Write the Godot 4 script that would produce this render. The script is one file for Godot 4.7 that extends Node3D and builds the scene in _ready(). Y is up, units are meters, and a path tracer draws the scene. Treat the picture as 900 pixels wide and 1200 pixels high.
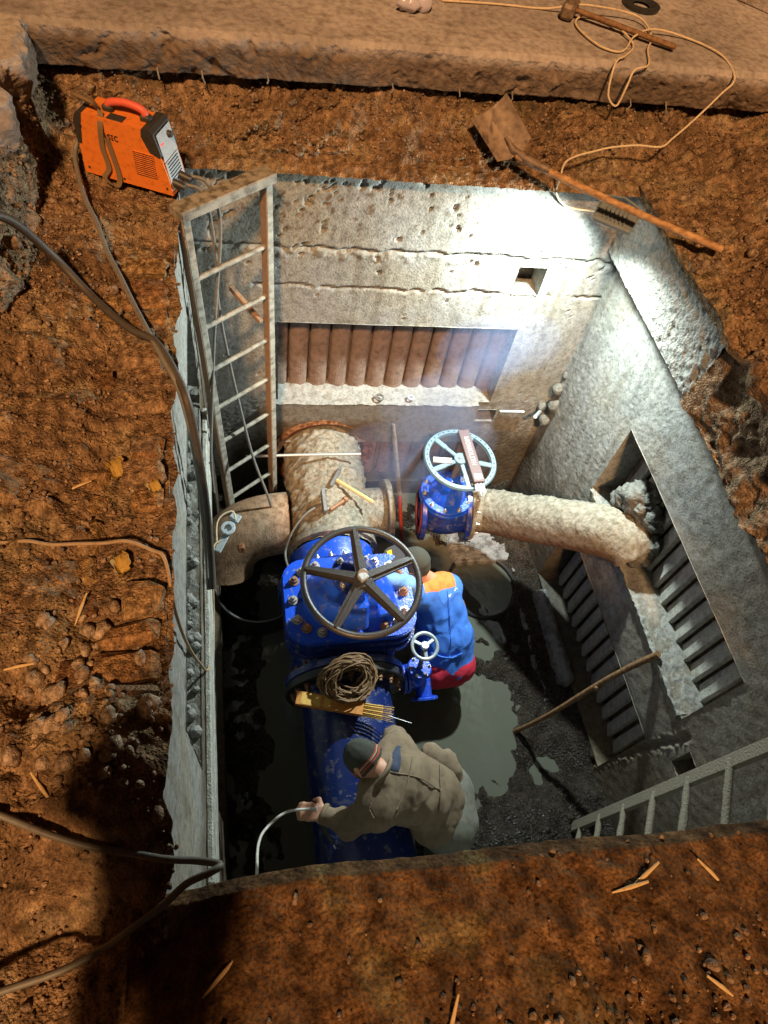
extends Node3D

# ---------- mesh building ----------
class Mb:
	var v := PackedVector3Array()
	var ix := PackedInt32Array()
	var c := PackedColorArray()
	var col := Color(1, 1, 1)
	var xf := Transform3D()
	func p(a: Vector3) -> int:
		v.append(xf * a)
		c.append(col)
		return v.size() - 1
	func t(a: int, b: int, d: int) -> void:
		ix.append(a)
		ix.append(b)
		ix.append(d)
	func quad(a: Vector3, b: Vector3, d: Vector3, e: Vector3) -> void:
		var i := p(a)
		p(b)
		p(d)
		p(e)
		t(i, i + 1, i + 2)
		t(i, i + 2, i + 3)
	func tri(a: Vector3, b: Vector3, d: Vector3) -> void:
		var i := p(a)
		p(b)
		p(d)
		t(i, i + 1, i + 2)
	# chamfered box, centred
	func box(at: Vector3, s: Vector3, bev := 0.004, turn := Basis()) -> void:
		var h := s * 0.5
		bev = minf(bev, minf(h.x, minf(h.y, h.z)) * 0.9)
		var face := {}
		for ax in 3:
			for sg in [-1.0, 1.0]:
				var u := (ax + 1) % 3
				var w := (ax + 2) % 3
				var ids := []
				for k in 4:
					var q := Vector3()
					q[ax] = sg * h[ax]
					q[u] = (h[u] - bev) * [-1.0, 1.0, 1.0, -1.0][k]
					q[w] = (h[w] - bev) * [-1.0, -1.0, 1.0, 1.0][k]
					ids.append(at + turn * q)
				face[[ax, int(sg)]] = ids
				if sg > 0:
					quad(ids[0], ids[1], ids[2], ids[3])
				else:
					quad(ids[3], ids[2], ids[1], ids[0])
		var g := func(ax: int, sx: int, su: int, sw: int) -> Vector3:
			var f: Array = face[[ax, sx]]
			if su < 0:
				return f[0] if sw < 0 else f[3]
			return f[1] if sw < 0 else f[2]
		for ax in 3:
			var u := (ax + 1) % 3
			var w := (ax + 2) % 3
			# edges between faces u and w, running along ax
			for su in [-1, 1]:
				for sw in [-1, 1]:
					# face u: its (u,w) = (w, ax); face w: its (u,w) = (ax, u)
					var a: Vector3 = g.call(u, su, sw, -1)
					var b: Vector3 = g.call(u, su, sw, 1)
					var d: Vector3 = g.call(w, sw, 1, su)
					var e: Vector3 = g.call(w, sw, -1, su)
					if su * sw > 0:
						quad(b, a, e, d)
					else:
						quad(a, b, d, e)
		for sx in [-1, 1]:
			for sy in [-1, 1]:
				for sz in [-1, 1]:
					var a: Vector3 = g.call(0, sx, sy, sz)
					var b: Vector3 = g.call(1, sy, sz, sx)
					var d: Vector3 = g.call(2, sz, sx, sy)
					if sx * sy * sz > 0:
						tri(a, b, d)
					else:
						tri(a, d, b)
	func bar(a: Vector3, b: Vector3, w: float, h: float, side := Vector3.UP, bev := 0.004) -> void:
		var z := (b - a).normalized()
		var x := side.cross(z)
		if x.length() < 0.01:
			x = Vector3.RIGHT.cross(z)
		x = x.normalized()
		box((a + b) * 0.5, Vector3(w, h, a.distance_to(b)), bev, Basis(x, z.cross(x), z))
	func tube(pts: Array, r, sides := 12, caps := true, squash := 1.0) -> void:
		var n := pts.size()
		var up := Vector3.UP
		var prev := -1
		for k in n:
			var dir: Vector3 = (pts[mini(k + 1, n - 1)] - pts[maxi(k - 1, 0)]).normalized()
			if k == 0 and absf(dir.y) > 0.9:
				up = Vector3.RIGHT
			var x := up.cross(dir).normalized()
			up = dir.cross(x).normalized()
			var rad: float = r[k] if r is Array else r
			var first := v.size()
			for s in sides:
				var a := TAU * s / sides
				p(pts[k] + (x * cos(a) + up * sin(a) * squash) * rad)
			if prev >= 0:
				for s in sides:
					var s2 := (s + 1) % sides
					t(prev + s, prev + s2, first + s2)
					t(prev + s, first + s2, first + s)
			prev = first
			if caps and (k == 0 or k == n - 1):
				var cc := p(pts[k])
				var rr := v.size()
				for s in sides:
					var a := TAU * s / sides
					p(pts[k] + (x * cos(a) + up * sin(a) * squash) * rad)
				for s in sides:
					if k == 0:
						t(cc, rr + (s + 1) % sides, rr + s)
					else:
						t(cc, rr + s, rr + (s + 1) % sides)
	# profile of (radius, height) from bottom to top round +Y of at; hard corners
	func lathe(at: Transform3D, prof: Array, sides := 24, smooth := false) -> void:
		var rows := []
		for k in prof.size():
			var reps := 1 if smooth or k == 0 or k == prof.size() - 1 else 2
			var ids := []
			for rp in reps:
				ids.append(v.size())
				for s in sides:
					var a := TAU * s / sides
					p(at * Vector3(prof[k].x * cos(a), prof[k].y, -prof[k].x * sin(a)))
			rows.append(ids)
		for k in prof.size() - 1:
			var a: int = rows[k][rows[k].size() - 1]
			var b: int = rows[k + 1][0]
			for s in sides:
				var s2 := (s + 1) % sides
				t(a + s, a + s2, b + s2)
				t(a + s, b + s2, b + s)
	func torus(at: Transform3D, R: float, r: float, sides := 48, ring := 10) -> void:
		var first := v.size()
		for k in sides:
			var a := TAU * k / sides
			for s in ring:
				var b := TAU * s / ring
				var q := R + r * cos(b)
				p(at * Vector3(q * cos(a), r * sin(b), -q * sin(a)))
		for k in sides:
			for s in ring:
				var k2 := (k + 1) % sides
				var s2 := (s + 1) % ring
				t(first + k * ring + s, first + k2 * ring + s, first + k2 * ring + s2)
				t(first + k * ring + s, first + k2 * ring + s2, first + k * ring + s2)
	# outline (Vector2 list, counter-clockwise) extruded along +Y of at by depth, edges bevelled
	func prism(at: Transform3D, outline: PackedVector2Array, depth: float) -> void:
		var tris := Geometry2D.triangulate_polygon(outline)
		var n := outline.size()
		var area := 0.0
		for k in n:
			area += outline[k].cross(outline[(k + 1) % n])
		for side in 2:
			var first := v.size()
			for q in outline:
				p(at * Vector3(q.x, depth * side, -q.y))
			for k in range(0, tris.size(), 3):
				var a := tris[k]
				var b := tris[k + 1]
				var d := tris[k + 2]
				var ccw := (outline[b] - outline[a]).cross(outline[d] - outline[a]) > 0
				if ccw == (side == 1):
					t(first + a, first + b, first + d)
				else:
					t(first + a, first + d, first + b)
		for k in n:
			var a := outline[k]
			var b := outline[(k + 1) % n]
			if area < 0:
				var w := a
				a = b
				b = w
			quad(at * Vector3(a.x, 0, -a.y), at * Vector3(b.x, 0, -b.y), at * Vector3(b.x, depth, -b.y), at * Vector3(a.x, depth, -a.y))
	# sheet of (nu+1) x (nv+1) points f(u, v) in 0..1; normal is du x dv; colour g(point); cells for which skip is true are left out
	func sheet(nu: int, nv: int, f: Callable, g = null, skip = null) -> void:
		var first := v.size()
		for j in nv + 1:
			for i in nu + 1:
				var q: Vector3 = f.call(float(i) / nu, float(j) / nv)
				if g != null:
					col = g.call(q)
				p(q)
		for j in nv:
			for i in nu:
				if skip != null and skip.call((i + 0.5) / nu, (j + 0.5) / nv):
					continue
				var a := first + j * (nu + 1) + i
				t(a, a + 1, a + nu + 2)
				t(a, a + nu + 2, a + nu + 1)
		col = Color(1, 1, 1)
	func mesh(off: Vector3) -> ArrayMesh:
		var n := PackedVector3Array()
		n.resize(v.size())
		for k in range(0, ix.size(), 3):
			var a := ix[k]
			var b := ix[k + 1]
			var d := ix[k + 2]
			var m := (v[b] - v[a]).cross(v[d] - v[a])
			n[a] += m
			n[b] += m
			n[d] += m
		var vv := PackedVector3Array(v)
		for k in v.size():
			n[k] = n[k].normalized() if n[k].length_squared() > 0 else Vector3.UP
			vv[k] = v[k] - off
		var jx := PackedInt32Array(ix)
		for k in range(0, jx.size(), 3):
			var w := jx[k + 1]
			jx[k + 1] = jx[k + 2]
			jx[k + 2] = w
		var arr := []
		arr.resize(Mesh.ARRAY_MAX)
		arr[Mesh.ARRAY_VERTEX] = vv
		arr[Mesh.ARRAY_NORMAL] = n
		arr[Mesh.ARRAY_COLOR] = c
		arr[Mesh.ARRAY_INDEX] = jx
		var m2 := ArrayMesh.new()
		m2.add_surface_from_arrays(Mesh.PRIMITIVE_TRIANGLES, arr)
		return m2

var used := {}
var M := {}
var rng := RandomNumberGenerator.new()
var n_lo := FastNoiseLite.new()
var n_mid := FastNoiseLite.new()
var n_hi := FastNoiseLite.new()
var n_cell := FastNoiseLite.new()
var n_rid := FastNoiseLite.new()

func numbered(called: String) -> String:
	var k: int = used.get(called, 0)
	used[called] = k + 1
	return called if k == 0 else "%s_%03d" % [called, k]

func tag(o: Node3D, label: String, category: String, group := "", kind := "") -> Node3D:
	if label:
		o.set_meta("label", label)
	if category:
		o.set_meta("category", category)
	if group:
		o.set_meta("group", group)
	if kind:
		o.set_meta("kind", kind)
	return o

func thing(called: String, label: String, category: String, at: Vector3, group := "") -> Node3D:
	var o := Node3D.new()
	o.name = numbered(called)
	add_child(o)
	o.position = at
	return tag(o, label, category, group)

func where(o: Node) -> Vector3:
	var s := Vector3()
	while o != self and o is Node3D:
		s += (o as Node3D).position
		o = o.get_parent()
	return s

# commits a mesh built in world coordinates as a child of parent
func put(mb: Mb, called: String, m: Material, parent: Node3D = null, at := Vector3.ZERO) -> MeshInstance3D:
	var o := MeshInstance3D.new()
	var host: Node3D = parent if parent else self
	o.position = at - where(host) if at != Vector3.ZERO else Vector3.ZERO
	o.name = numbered(called) if host == self else called
	var off := at if at != Vector3.ZERO else where(host)
	o.mesh = mb.mesh(off)
	o.material_override = m
	host.add_child(o, true)
	return o

func ground(mb: Mb, called: String, m: Material, label := "") -> MeshInstance3D:
	var o := put(mb, called, m)
	o.set_meta("kind", "structure")
	if label:
		o.set_meta("label", label)
	return o

# ---------- materials ----------
func ramp(a: Array) -> Gradient:
	var g := Gradient.new()
	var off := PackedFloat32Array()
	var cs := PackedColorArray()
	for e in a:
		off.append(e[0])
		cs.append(Color(e[1], e[2], e[3]).linear_to_srgb())
	g.offsets = off
	g.colors = cs
	return g

func tex(freq: float, oct: int, sd: int, g: Gradient = null, kind := FastNoiseLite.TYPE_SIMPLEX_SMOOTH, size := 1024, fract := FastNoiseLite.FRACTAL_FBM) -> NoiseTexture2D:
	var n := FastNoiseLite.new()
	n.noise_type = kind
	n.frequency = freq
	n.seed = sd
	n.fractal_type = fract
	n.fractal_octaves = oct
	n.fractal_gain = 0.55
	var tx := NoiseTexture2D.new()
	tx.width = size
	tx.height = size
	tx.seamless = true
	tx.noise = n
	if g:
		tx.color_ramp = g
	return tx

# a colour given as linear albedo; albedo texture, relief texture, second (multiplied) texture; tiles per metre
func mat(called: String, lin: Color, rough: float, o := {}) -> StandardMaterial3D:
	var m := StandardMaterial3D.new()
	m.resource_name = called
	m.albedo_color = Color(lin.r, lin.g, lin.b).linear_to_srgb()
	m.roughness = rough
	m.metallic = o.get("metal", 0.0)
	m.metallic_specular = o.get("spec", 0.5)
	m.vertex_color_use_as_albedo = o.get("vc", true)
	m.cull_mode = BaseMaterial3D.CULL_DISABLED
	var s: float = o.get("scale", 1.0)
	m.uv1_triplanar = true
	m.uv1_world_triplanar = true
	m.uv1_scale = Vector3(s, s, s) * Vector3(o.get("sx", 1.0), o.get("sy", 1.0), o.get("sz", 1.0))
	if o.has("alb"):
		m.albedo_texture = o.alb
	if o.has("bump"):
		m.heightmap_enabled = true
		m.heightmap_texture = o.bump
		m.heightmap_scale = o.get("cm", 0.5)
	if o.has("rtex"):
		m.roughness_texture = o.rtex
	if o.has("over"):
		m.detail_enabled = true
		m.detail_albedo = o.over
		m.detail_blend_mode = BaseMaterial3D.BLEND_MODE_MUL
		m.detail_uv_layer = BaseMaterial3D.DETAIL_UV_2
		m.uv2_triplanar = true
		m.uv2_world_triplanar = true
		var s2: float = o.get("scale2", 1.0)
		m.uv2_scale = Vector3(s2, s2, s2)
	if o.has("coat"):
		m.clearcoat_enabled = true
		m.clearcoat = o.coat
		m.clearcoat_roughness = 0.15
	M[called] = m
	return m

func materials() -> void:
	var clod := tex(0.02, 5, 11)
	var fine := tex(0.05, 5, 12)
	var cells := tex(0.022, 4, 13, null, FastNoiseLite.TYPE_CELLULAR)
	var broad := tex(0.006, 5, 14, ramp([[0.25, 0.35, 0.33, 0.31], [0.5, 0.8, 0.8, 0.8], [0.75, 1, 1, 1]]))
	var dirt := tex(0.014, 5, 15, ramp([[0.22, 0.07, 0.052, 0.038], [0.42, 0.18, 0.135, 0.098], [0.6, 0.27, 0.205, 0.15], [0.8, 0.42, 0.33, 0.25]]))
	var gray := tex(0.012, 5, 16, ramp([[0.2, 0.25, 0.245, 0.23], [0.45, 0.325, 0.325, 0.31], [0.65, 0.36, 0.36, 0.345], [0.85, 0.41, 0.40, 0.38]]))
	var rusty := tex(0.016, 5, 17, ramp([[0.25, 0.07, 0.03, 0.015], [0.5, 0.19, 0.085, 0.04], [0.7, 0.32, 0.19, 0.11], [0.85, 0.42, 0.33, 0.25]]))
	var muddy := tex(0.014, 5, 18, ramp([[0.15, 0.12, 0.108, 0.09], [0.4, 0.22, 0.21, 0.185], [0.6, 0.28, 0.272, 0.25], [0.85, 0.35, 0.345, 0.325]]))
	var worn := tex(0.01, 6, 19, ramp([[0.15, 0.68, 0.64, 0.6], [0.4, 0.94, 0.94, 0.94], [0.8, 1, 1, 1]]))
	var spots := tex(0.03, 5, 20, ramp([[0.0, 0.35, 0.28, 0.2], [0.3, 0.5, 0.42, 0.35], [0.36, 1, 1, 1], [1.0, 1, 1, 1]]))
	var wood := tex(0.02, 4, 21, ramp([[0.25, 0.16, 0.085, 0.035], [0.55, 0.34, 0.2, 0.095], [0.8, 0.45, 0.3, 0.16]]))
	var grain := tex(0.045, 6, 40, ramp([[0.12, 0.45, 0.41, 0.36], [0.3, 0.8, 0.79, 0.77], [0.5, 0.95, 0.95, 0.95], [0.85, 1, 1, 1]]))
	var weave := tex(0.18, 2, 22)
	var rgh := tex(0.012, 5, 23, ramp([[0.25, 0.25, 0.25, 0.25], [0.7, 0.75, 0.75, 0.75]]))
	var crumb := tex(0.05, 7, 41, ramp([[0.15, 0.2, 0.17, 0.14], [0.36, 0.55, 0.52, 0.48], [0.52, 0.8, 0.79, 0.77], [0.72, 1, 1, 1]]))
	mat("soil", Color(1.35, 1.27, 1.12), 0.95, {"alb": dirt, "bump": fine, "cm": 1.5, "scale": 1.2, "over": crumb, "scale2": 1.9, "spec": 0.25})
	mat("loam", Color(0.8, 0.7, 0.52), 0.95, {"alb": dirt, "bump": fine, "cm": 0.7, "scale": 0.9, "over": crumb, "scale2": 1.5, "spec": 0.25})
	mat("stone", Color(1.0, 0.9, 0.8), 0.9, {"alb": dirt, "bump": fine, "cm": 0.6, "scale": 3.0, "spec": 0.3})
	mat("pale_stone", Color(1.5, 1.45, 1.35), 0.9, {"alb": dirt, "bump": fine, "cm": 0.6, "scale": 3.0, "spec": 0.3})
	mat("brick", Color(1.5, 1.25, 0.95), 0.92, {"alb": dirt, "bump": fine, "cm": 0.8, "scale": 2.0, "over": crumb, "scale2": 2.2, "spec": 0.25})
	mat("slab", Color(1.2, 1.06, 1.02), 0.85, {"alb": gray, "bump": fine, "cm": 0.4, "scale": 1.5, "over": worn, "scale2": 0.6, "spec": 0.3})
	mat("concrete", Color(0.8, 0.8, 0.785), 0.8, {"alb": gray, "bump": fine, "cm": 0.16, "scale": 1.1, "over": grain, "scale2": 0.9, "spec": 0.35})
	mat("rough_concrete", Color(0.72, 0.73, 0.72), 0.75, {"alb": gray, "bump": cells, "cm": 0.8, "scale": 2.2, "over": grain, "scale2": 0.9, "spec": 0.4})
	mat("rib", Color(0.66, 0.46, 0.37), 0.8, {"alb": gray, "bump": fine, "cm": 0.4, "scale": 1.2, "over": worn, "scale2": 0.8})
	mat("gray_rib", Color(1.05, 1.05, 0.98), 0.8, {"alb": gray, "bump": fine, "cm": 0.4, "scale": 1.2, "over": worn, "scale2": 0.8})
	mat("mud", Color(0.055, 0.044, 0.033), 0.38, {"bump": clod, "cm": 3.5, "scale": 2.2, "over": broad, "scale2": 1.0, "rtex": rgh})
	mat("wet_concrete", Color(0.30, 0.31, 0.32), 0.32, {"bump": clod, "cm": 1.6, "scale": 2.0, "over": broad, "scale2": 1.4})
	mat("water", Color(0.105, 0.108, 0.085), 0.06, {"bump": tex(0.006, 3, 30), "cm": 0.3, "scale": 0.7})
	mat("dirty_pipe", Color(1, 0.97, 0.9), 0.85, {"alb": muddy, "bump": clod, "cm": 0.5, "scale": 1.5, "over": grain, "scale2": 1.1, "spec": 0.35})
	mat("rust", Color(0.95, 0.8, 0.65), 0.82, {"alb": rusty, "bump": fine, "cm": 0.35, "scale": 1.1, "spec": 0.35})
	mat("tan_rust", Color(1.25, 0.86, 0.6), 0.8, {"alb": muddy, "bump": fine, "cm": 0.3, "scale": 1.1, "over": worn, "scale2": 1.4})
	mat("tan_steel", Color(0.8, 0.76, 0.68), 0.7, {"alb": muddy, "bump": fine, "cm": 0.3, "scale": 1.5})
	mat("blue", Color(0.008, 0.075, 0.62), 0.3, {"coat": 0.4, "bump": fine, "cm": 0.12, "scale": 1.2, "over": spots, "scale2": 1.3})
	mat("navy", Color(0.01, 0.03, 0.21), 0.28, {"coat": 0.4, "bump": fine, "cm": 0.12, "scale": 1.2, "over": spots, "scale2": 1.0})
	mat("dark_navy", Color(0.007, 0.02, 0.12), 0.3, {"coat": 0.35, "bump": fine, "cm": 0.15, "scale": 1.2, "over": spots, "scale2": 0.8})
	var splash := tex(0.011, 6, 50, ramp([[0.0, 0, 0, 0], [0.66, 0, 0, 0], [0.74, 0.22, 0.22, 0.22], [0.9, 0.4, 0.4, 0.4]]))
	for called in ["blue", "navy", "dark_navy"]:
		M[called].detail_blend_mode = BaseMaterial3D.BLEND_MODE_MIX
		M[called].detail_albedo = muddy
		M[called].detail_mask = splash
		M[called].uv1_scale = Vector3.ONE * 1.2
	mat("bolt", Color(0.5, 0.48, 0.44), 0.42, {"metal": 0.8, "over": worn, "scale2": 4.0})
	mat("rust_bolt", Color(0.30, 0.16, 0.09), 0.65, {"metal": 0.3, "over": worn, "scale2": 4.0})
	mat("black_steel", Color(0.032, 0.032, 0.033), 0.42, {"bump": fine, "cm": 0.1, "scale": 2.0, "over": worn, "scale2": 2.0})
	mat("gray_steel", Color(0.20, 0.20, 0.20), 0.45, {"metal": 0.5, "bump": fine, "cm": 0.12, "scale": 2.0, "over": worn, "scale2": 2.0})
	mat("silver", Color(0.55, 0.62, 0.66), 0.35, {"metal": 0.45, "over": worn, "scale2": 3.0})
	mat("pale_blue", Color(0.115, 0.19, 0.24), 0.4, {"over": worn, "scale2": 3.0})
	mat("ladder_paint", Color(0.31, 0.285, 0.23), 0.7, {"bump": fine, "cm": 0.2, "scale": 2.0, "over": broad, "scale2": 2.2})
	mat("ladder_mud", Color(0.22, 0.195, 0.145), 0.8, {"bump": clod, "cm": 0.5, "scale": 3.0, "over": grain, "scale2": 2.2})
	mat("ladder_rust", Color(0.26, 0.155, 0.09), 0.8, {"bump": fine, "cm": 0.2, "scale": 2.0, "over": worn, "scale2": 2.0})
	mat("orange", Color(0.72, 0.20, 0.03), 0.45, {"bump": fine, "cm": 0.05, "scale": 1.0, "over": worn, "scale2": 2.5})
	mat("dark_plastic", Color(0.035, 0.033, 0.03), 0.5, {"over": worn, "scale2": 3.0})
	mat("grip_red", Color(0.65, 0.11, 0.06), 0.55)
	mat("panel_gray", Color(0.42, 0.45, 0.47), 0.5, {"over": worn, "scale2": 4.0})
	mat("strap", Color(0.17, 0.11, 0.055), 0.9, {"bump": weave, "cm": 0.1, "scale": 1.5})
	mat("black_cable", Color(0.06, 0.05, 0.04), 0.6, {"over": worn, "scale2": 3.0})
	mat("gray_cable", Color(0.16, 0.15, 0.13), 0.55, {"over": worn, "scale2": 3.0})
	mat("white_cable", Color(0.6, 0.58, 0.53), 0.5, {"over": worn, "scale2": 3.0})
	mat("beige_cord", Color(0.62, 0.5, 0.33), 0.7, {"over": worn, "scale2": 3.0})
	mat("brown_cord", Color(0.34, 0.24, 0.14), 0.7, {"over": worn, "scale2": 3.0})
	mat("wood", Color(1.4, 1.28, 1.1), 0.65, {"alb": wood, "scale": 1.4, "sx": 0.5, "bump": wood, "cm": 0.1, "over": worn, "scale2": 1.5})
	mat("old_wood", Color(0.65, 0.58, 0.5), 0.75, {"alb": wood, "scale": 1.4, "bump": wood, "cm": 0.2, "over": worn, "scale2": 1.5})
	mat("spade", Color(0.28, 0.2, 0.14), 0.6, {"metal": 0.35, "bump": fine, "cm": 0.15, "scale": 2.0, "over": broad, "scale2": 3.0})
	mat("lamp_body", Color(0.17, 0.2, 0.21), 0.6, {"over": worn, "scale2": 4.0})
	mat("pink_card", Color(0.105, 0.062, 0.06), 0.6, {"over": worn, "scale2": 5.0})
	mat("white_print", Color(0.75, 0.73, 0.7), 0.6)
	mat("pale_print", Color(0.33, 0.31, 0.29), 0.6)
	mat("black_print", Color(0.02, 0.02, 0.02), 0.6)
	mat("rod_metal", Color(0.5, 0.52, 0.53), 0.4, {"metal": 0.5})
	mat("box_orange", Color(0.58, 0.23, 0.04), 0.6, {"over": worn, "scale2": 4.0})
	mat("box_yellow", Color(0.7, 0.42, 0.09), 0.6, {"over": worn, "scale2": 4.0})
	mat("hammer_handle", Color(0.45, 0.36, 0.16), 0.6, {"over": worn, "scale2": 4.0})
	mat("coil", Color(0.21, 0.12, 0.055), 0.7, {"over": worn, "scale2": 4.0})
	mat("denim", Color(0.06, 0.22, 0.8), 0.85, {"bump": weave, "cm": 0.15, "scale": 2.0, "over": worn, "scale2": 2.0})
	mat("light_denim", Color(0.18, 0.36, 0.75), 0.85, {"bump": weave, "cm": 0.15, "scale": 2.0, "over": worn, "scale2": 2.0})
	mat("cloth_orange", Color(0.70, 0.23, 0.05), 0.85, {"bump": weave, "cm": 0.15, "scale": 2.0, "over": worn, "scale2": 2.0})
	mat("cloth_red", Color(0.62, 0.025, 0.06), 0.8, {"bump": weave, "cm": 0.15, "scale": 2.0})
	mat("cloth_tan", Color(0.33, 0.22, 0.13), 0.9, {"bump": weave, "cm": 0.2, "scale": 2.0, "over": worn, "scale2": 2.0})
	mat("canvas", Color(0.235, 0.175, 0.115), 0.92, {"bump": weave, "cm": 0.2, "scale": 2.0, "over": worn, "scale2": 1.6})
	mat("trousers", Color(0.17, 0.17, 0.14), 0.92, {"bump": weave, "cm": 0.2, "scale": 2.0, "over": worn, "scale2": 2.0})
	mat("navy_cloth", Color(0.05, 0.065, 0.11), 0.92, {"bump": weave, "cm": 0.2, "scale": 2.0})
	mat("knit", Color(0.05, 0.053, 0.042), 0.95, {"bump": weave, "cm": 0.35, "scale": 1.4})
	mat("knit_red", Color(0.42, 0.07, 0.035), 0.95, {"bump": weave, "cm": 0.3, "scale": 1.4})
	mat("knit_pale", Color(0.42, 0.36, 0.26), 0.95, {"bump": weave, "cm": 0.3, "scale": 1.4})
	mat("skin", Color(0.55, 0.28, 0.18), 0.55)
	mat("glove", Color(0.55, 0.52, 0.46), 0.85, {"bump": weave, "cm": 0.2, "scale": 2.0})
	mat("mask", Color(0.075, 0.075, 0.08), 0.4, {"over": worn, "scale2": 3.0})
	mat("yellow_print", Color(0.8, 0.5, 0.03), 0.5)
	mat("leaf", Color(0.42, 0.26, 0.05), 0.7, {"bump": fine, "cm": 0.3, "scale": 4.0, "over": worn, "scale2": 5.0})
	mat("chip", Color(0.62, 0.43, 0.2), 0.75, {"over": worn, "scale2": 4.0})
	mat("black_rubber", Color(0.02, 0.02, 0.02), 0.45)
	mat("red_primer", Color(0.38, 0.05, 0.035), 0.6, {"over": spots, "scale2": 1.5})
	mat("bag", Color(0.45, 0.42, 0.5), 0.2, {"coat": 0.5})
	var led := mat("led_glass", Color(0.9, 0.95, 1), 0.4)
	led.emission_enabled = true
	led.emission = Color(0.9, 0.98, 1.0)
	led.emission_energy_multiplier = 6.0
	var red := mat("red_light", Color(0.9, 0.1, 0.12), 0.4)
	red.emission_enabled = true
	red.emission = Color(1, 0.2, 0.25)
	red.emission_energy_multiplier = 0.7
	var smoke := FogMaterial.new()
	smoke.density = 0.3
	smoke.albedo = Color(0.72, 0.8, 1.0)
	M["smoke"] = smoke

# ---------- the pit and its surroundings ----------
func nlo(q: Vector3, f := 1.0) -> float:
	return n_lo.get_noise_3d(q.x * f, q.y * f, q.z * f)

func nmid(q: Vector3, f := 1.0) -> float:
	return n_mid.get_noise_3d(q.x * f, q.y * f, q.z * f)

func nrid(q: Vector3, f := 1.0) -> float:
	return n_rid.get_noise_3d(q.x * f, q.y * f, q.z * f)

func ncell(q: Vector3, f := 1.0) -> float:
	return n_cell.get_noise_3d(q.x * f, q.y * f, q.z * f)

func clod_noise(q: Vector3) -> float:
	var rough := 0.4 + 0.9 * smoothstep(-0.25, 0.25, nlo(q + Vector3(0, 9, 0), 0.75))
	return nlo(q) * 0.05 + rough * (nmid(q) * 0.026 + maxf(0.0, -ncell(q) - 0.45) * 0.035 + n_hi.get_noise_3d(q.x, q.y, q.z) * 0.009)

# a surface along a profile: pts gives Vector2(across, y) for v in 0..1 of path
func along(prof: Array, w: float) -> Vector2:
	var k := minf(w, 0.9999) * (prof.size() - 1)
	var i := int(k)
	return (prof[i] as Vector2).lerp(prof[i + 1], k - i)

func soil_tint(q: Vector3) -> Color:
	var a := clampf(0.5 + 0.9 * nlo(q, 0.8), 0.0, 1.0)
	var c := Color(0.62, 0.54, 0.47).lerp(Color(1.25, 1.12, 0.96), a)
	return c.lerp(Color(1.5, 1.35, 1.1), smoothstep(0.2, 0.5, nmid(q, 0.35)) * 0.7)

func cut_shift(z: float) -> float:
	return 0.75 * smoothstep(-2.35, -1.45, z)

func left_bank_y(x: float, z: float) -> float:
	var q := Vector3(x, 0, z)
	var y := 0.005 + 0.05 * smoothstep(-0.5, -0.9, x)
	y += clod_noise(q) * lerpf(0.55, 1.0, smoothstep(-0.35, -0.6, x))
	y -= 0.30 * smoothstep(-0.40, -0.12, z) * smoothstep(-0.2, -0.6, x)
	y -= 0.035 * smoothstep(-0.62, -0.5, x) * smoothstep(-3.0, -2.8, z) * smoothstep(-0.65, -0.8, z)
	y += 0.05 * exp(-(pow(x + 0.45, 2) + pow(z + 0.55, 2)) / 0.02)
	y -= 0.07 * exp(-(pow(x + 0.66, 2) + pow(z + 0.72, 2)) / 0.004)
	return y

func near_bank(a: float, w: float) -> Vector3:
	var x := lerpf(-0.36, 3.4, a)
	var rim := -0.185 + 0.05 * maxf(x, 0.0)
	var prof := [Vector2(0.03, -0.5), Vector2(0.0, -0.2), Vector2(0.0, 0.03), Vector2(0.035, 0.085), Vector2(0.1, 0.105), Vector2(0.25, 0.14), Vector2(0.45, 0.19), Vector2(0.7, 0.27), Vector2(1.0, 0.36), Vector2(1.5, 0.42)]
	var c := along(prof, w)
	var drop := 1.0 - smoothstep(-0.36, -0.04, x)
	var q := Vector3(x, c.y - drop * 0.17, rim + c.x)
	var m := clod_noise(q) * 0.3 + n_hi.get_noise_3d(q.x * 1.4, q.y * 1.4, q.z * 1.4) * 0.002
	return q + Vector3(0, m, -m * 0.6)

func right_bank(a: float, w: float) -> Vector3:
	var z := lerpf(-3.75, 0.6, a)
	var cap := smoothstep(-2.35, -2.0, z)
	var prof := [Vector2(2.3, -0.05), Vector2(2.29, 0.0), Vector2(2.36, 0.025), Vector2(2.6, 0.10), Vector2(2.9, 0.2), Vector2(3.3, 0.36), Vector2(4.2, 0.5)]
	var c := along(prof, w)
	var q := Vector3(c.x + 0.1 * cap * (1.0 - w) * nlo(Vector3(3, 0, z), 1.5), c.y, z)
	var m := clod_noise(q) * smoothstep(0.05, 0.3, w) * 1.2
	return q + Vector3(-0.25 * m, m, 0)

func back_cut(a: float, w: float) -> Vector3:
	var x := lerpf(-0.98, 4.2, a)
	var prof := [Vector2(-3.44, -0.03), Vector2(-3.49, 0.0), Vector2(-3.56, 0.015), Vector2(-3.61, 0.07), Vector2(-3.68, 0.16), Vector2(-3.76, 0.23), Vector2(-3.84, 0.29), Vector2(-3.9, 0.34)]
	var c := along(prof, w)
	var q := Vector3(x, c.y, c.x + 0.048 * clampf(x, 0, 2.4) * (1.0 - w))
	var lumps := clod_noise(q) * 1.5 * smoothstep(0.16, 0.36, w)
	return q + Vector3(0, 0.45, 0.9) * lumps + Vector3(0, nmid(q, 2.0) * 0.008, 0)

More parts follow.
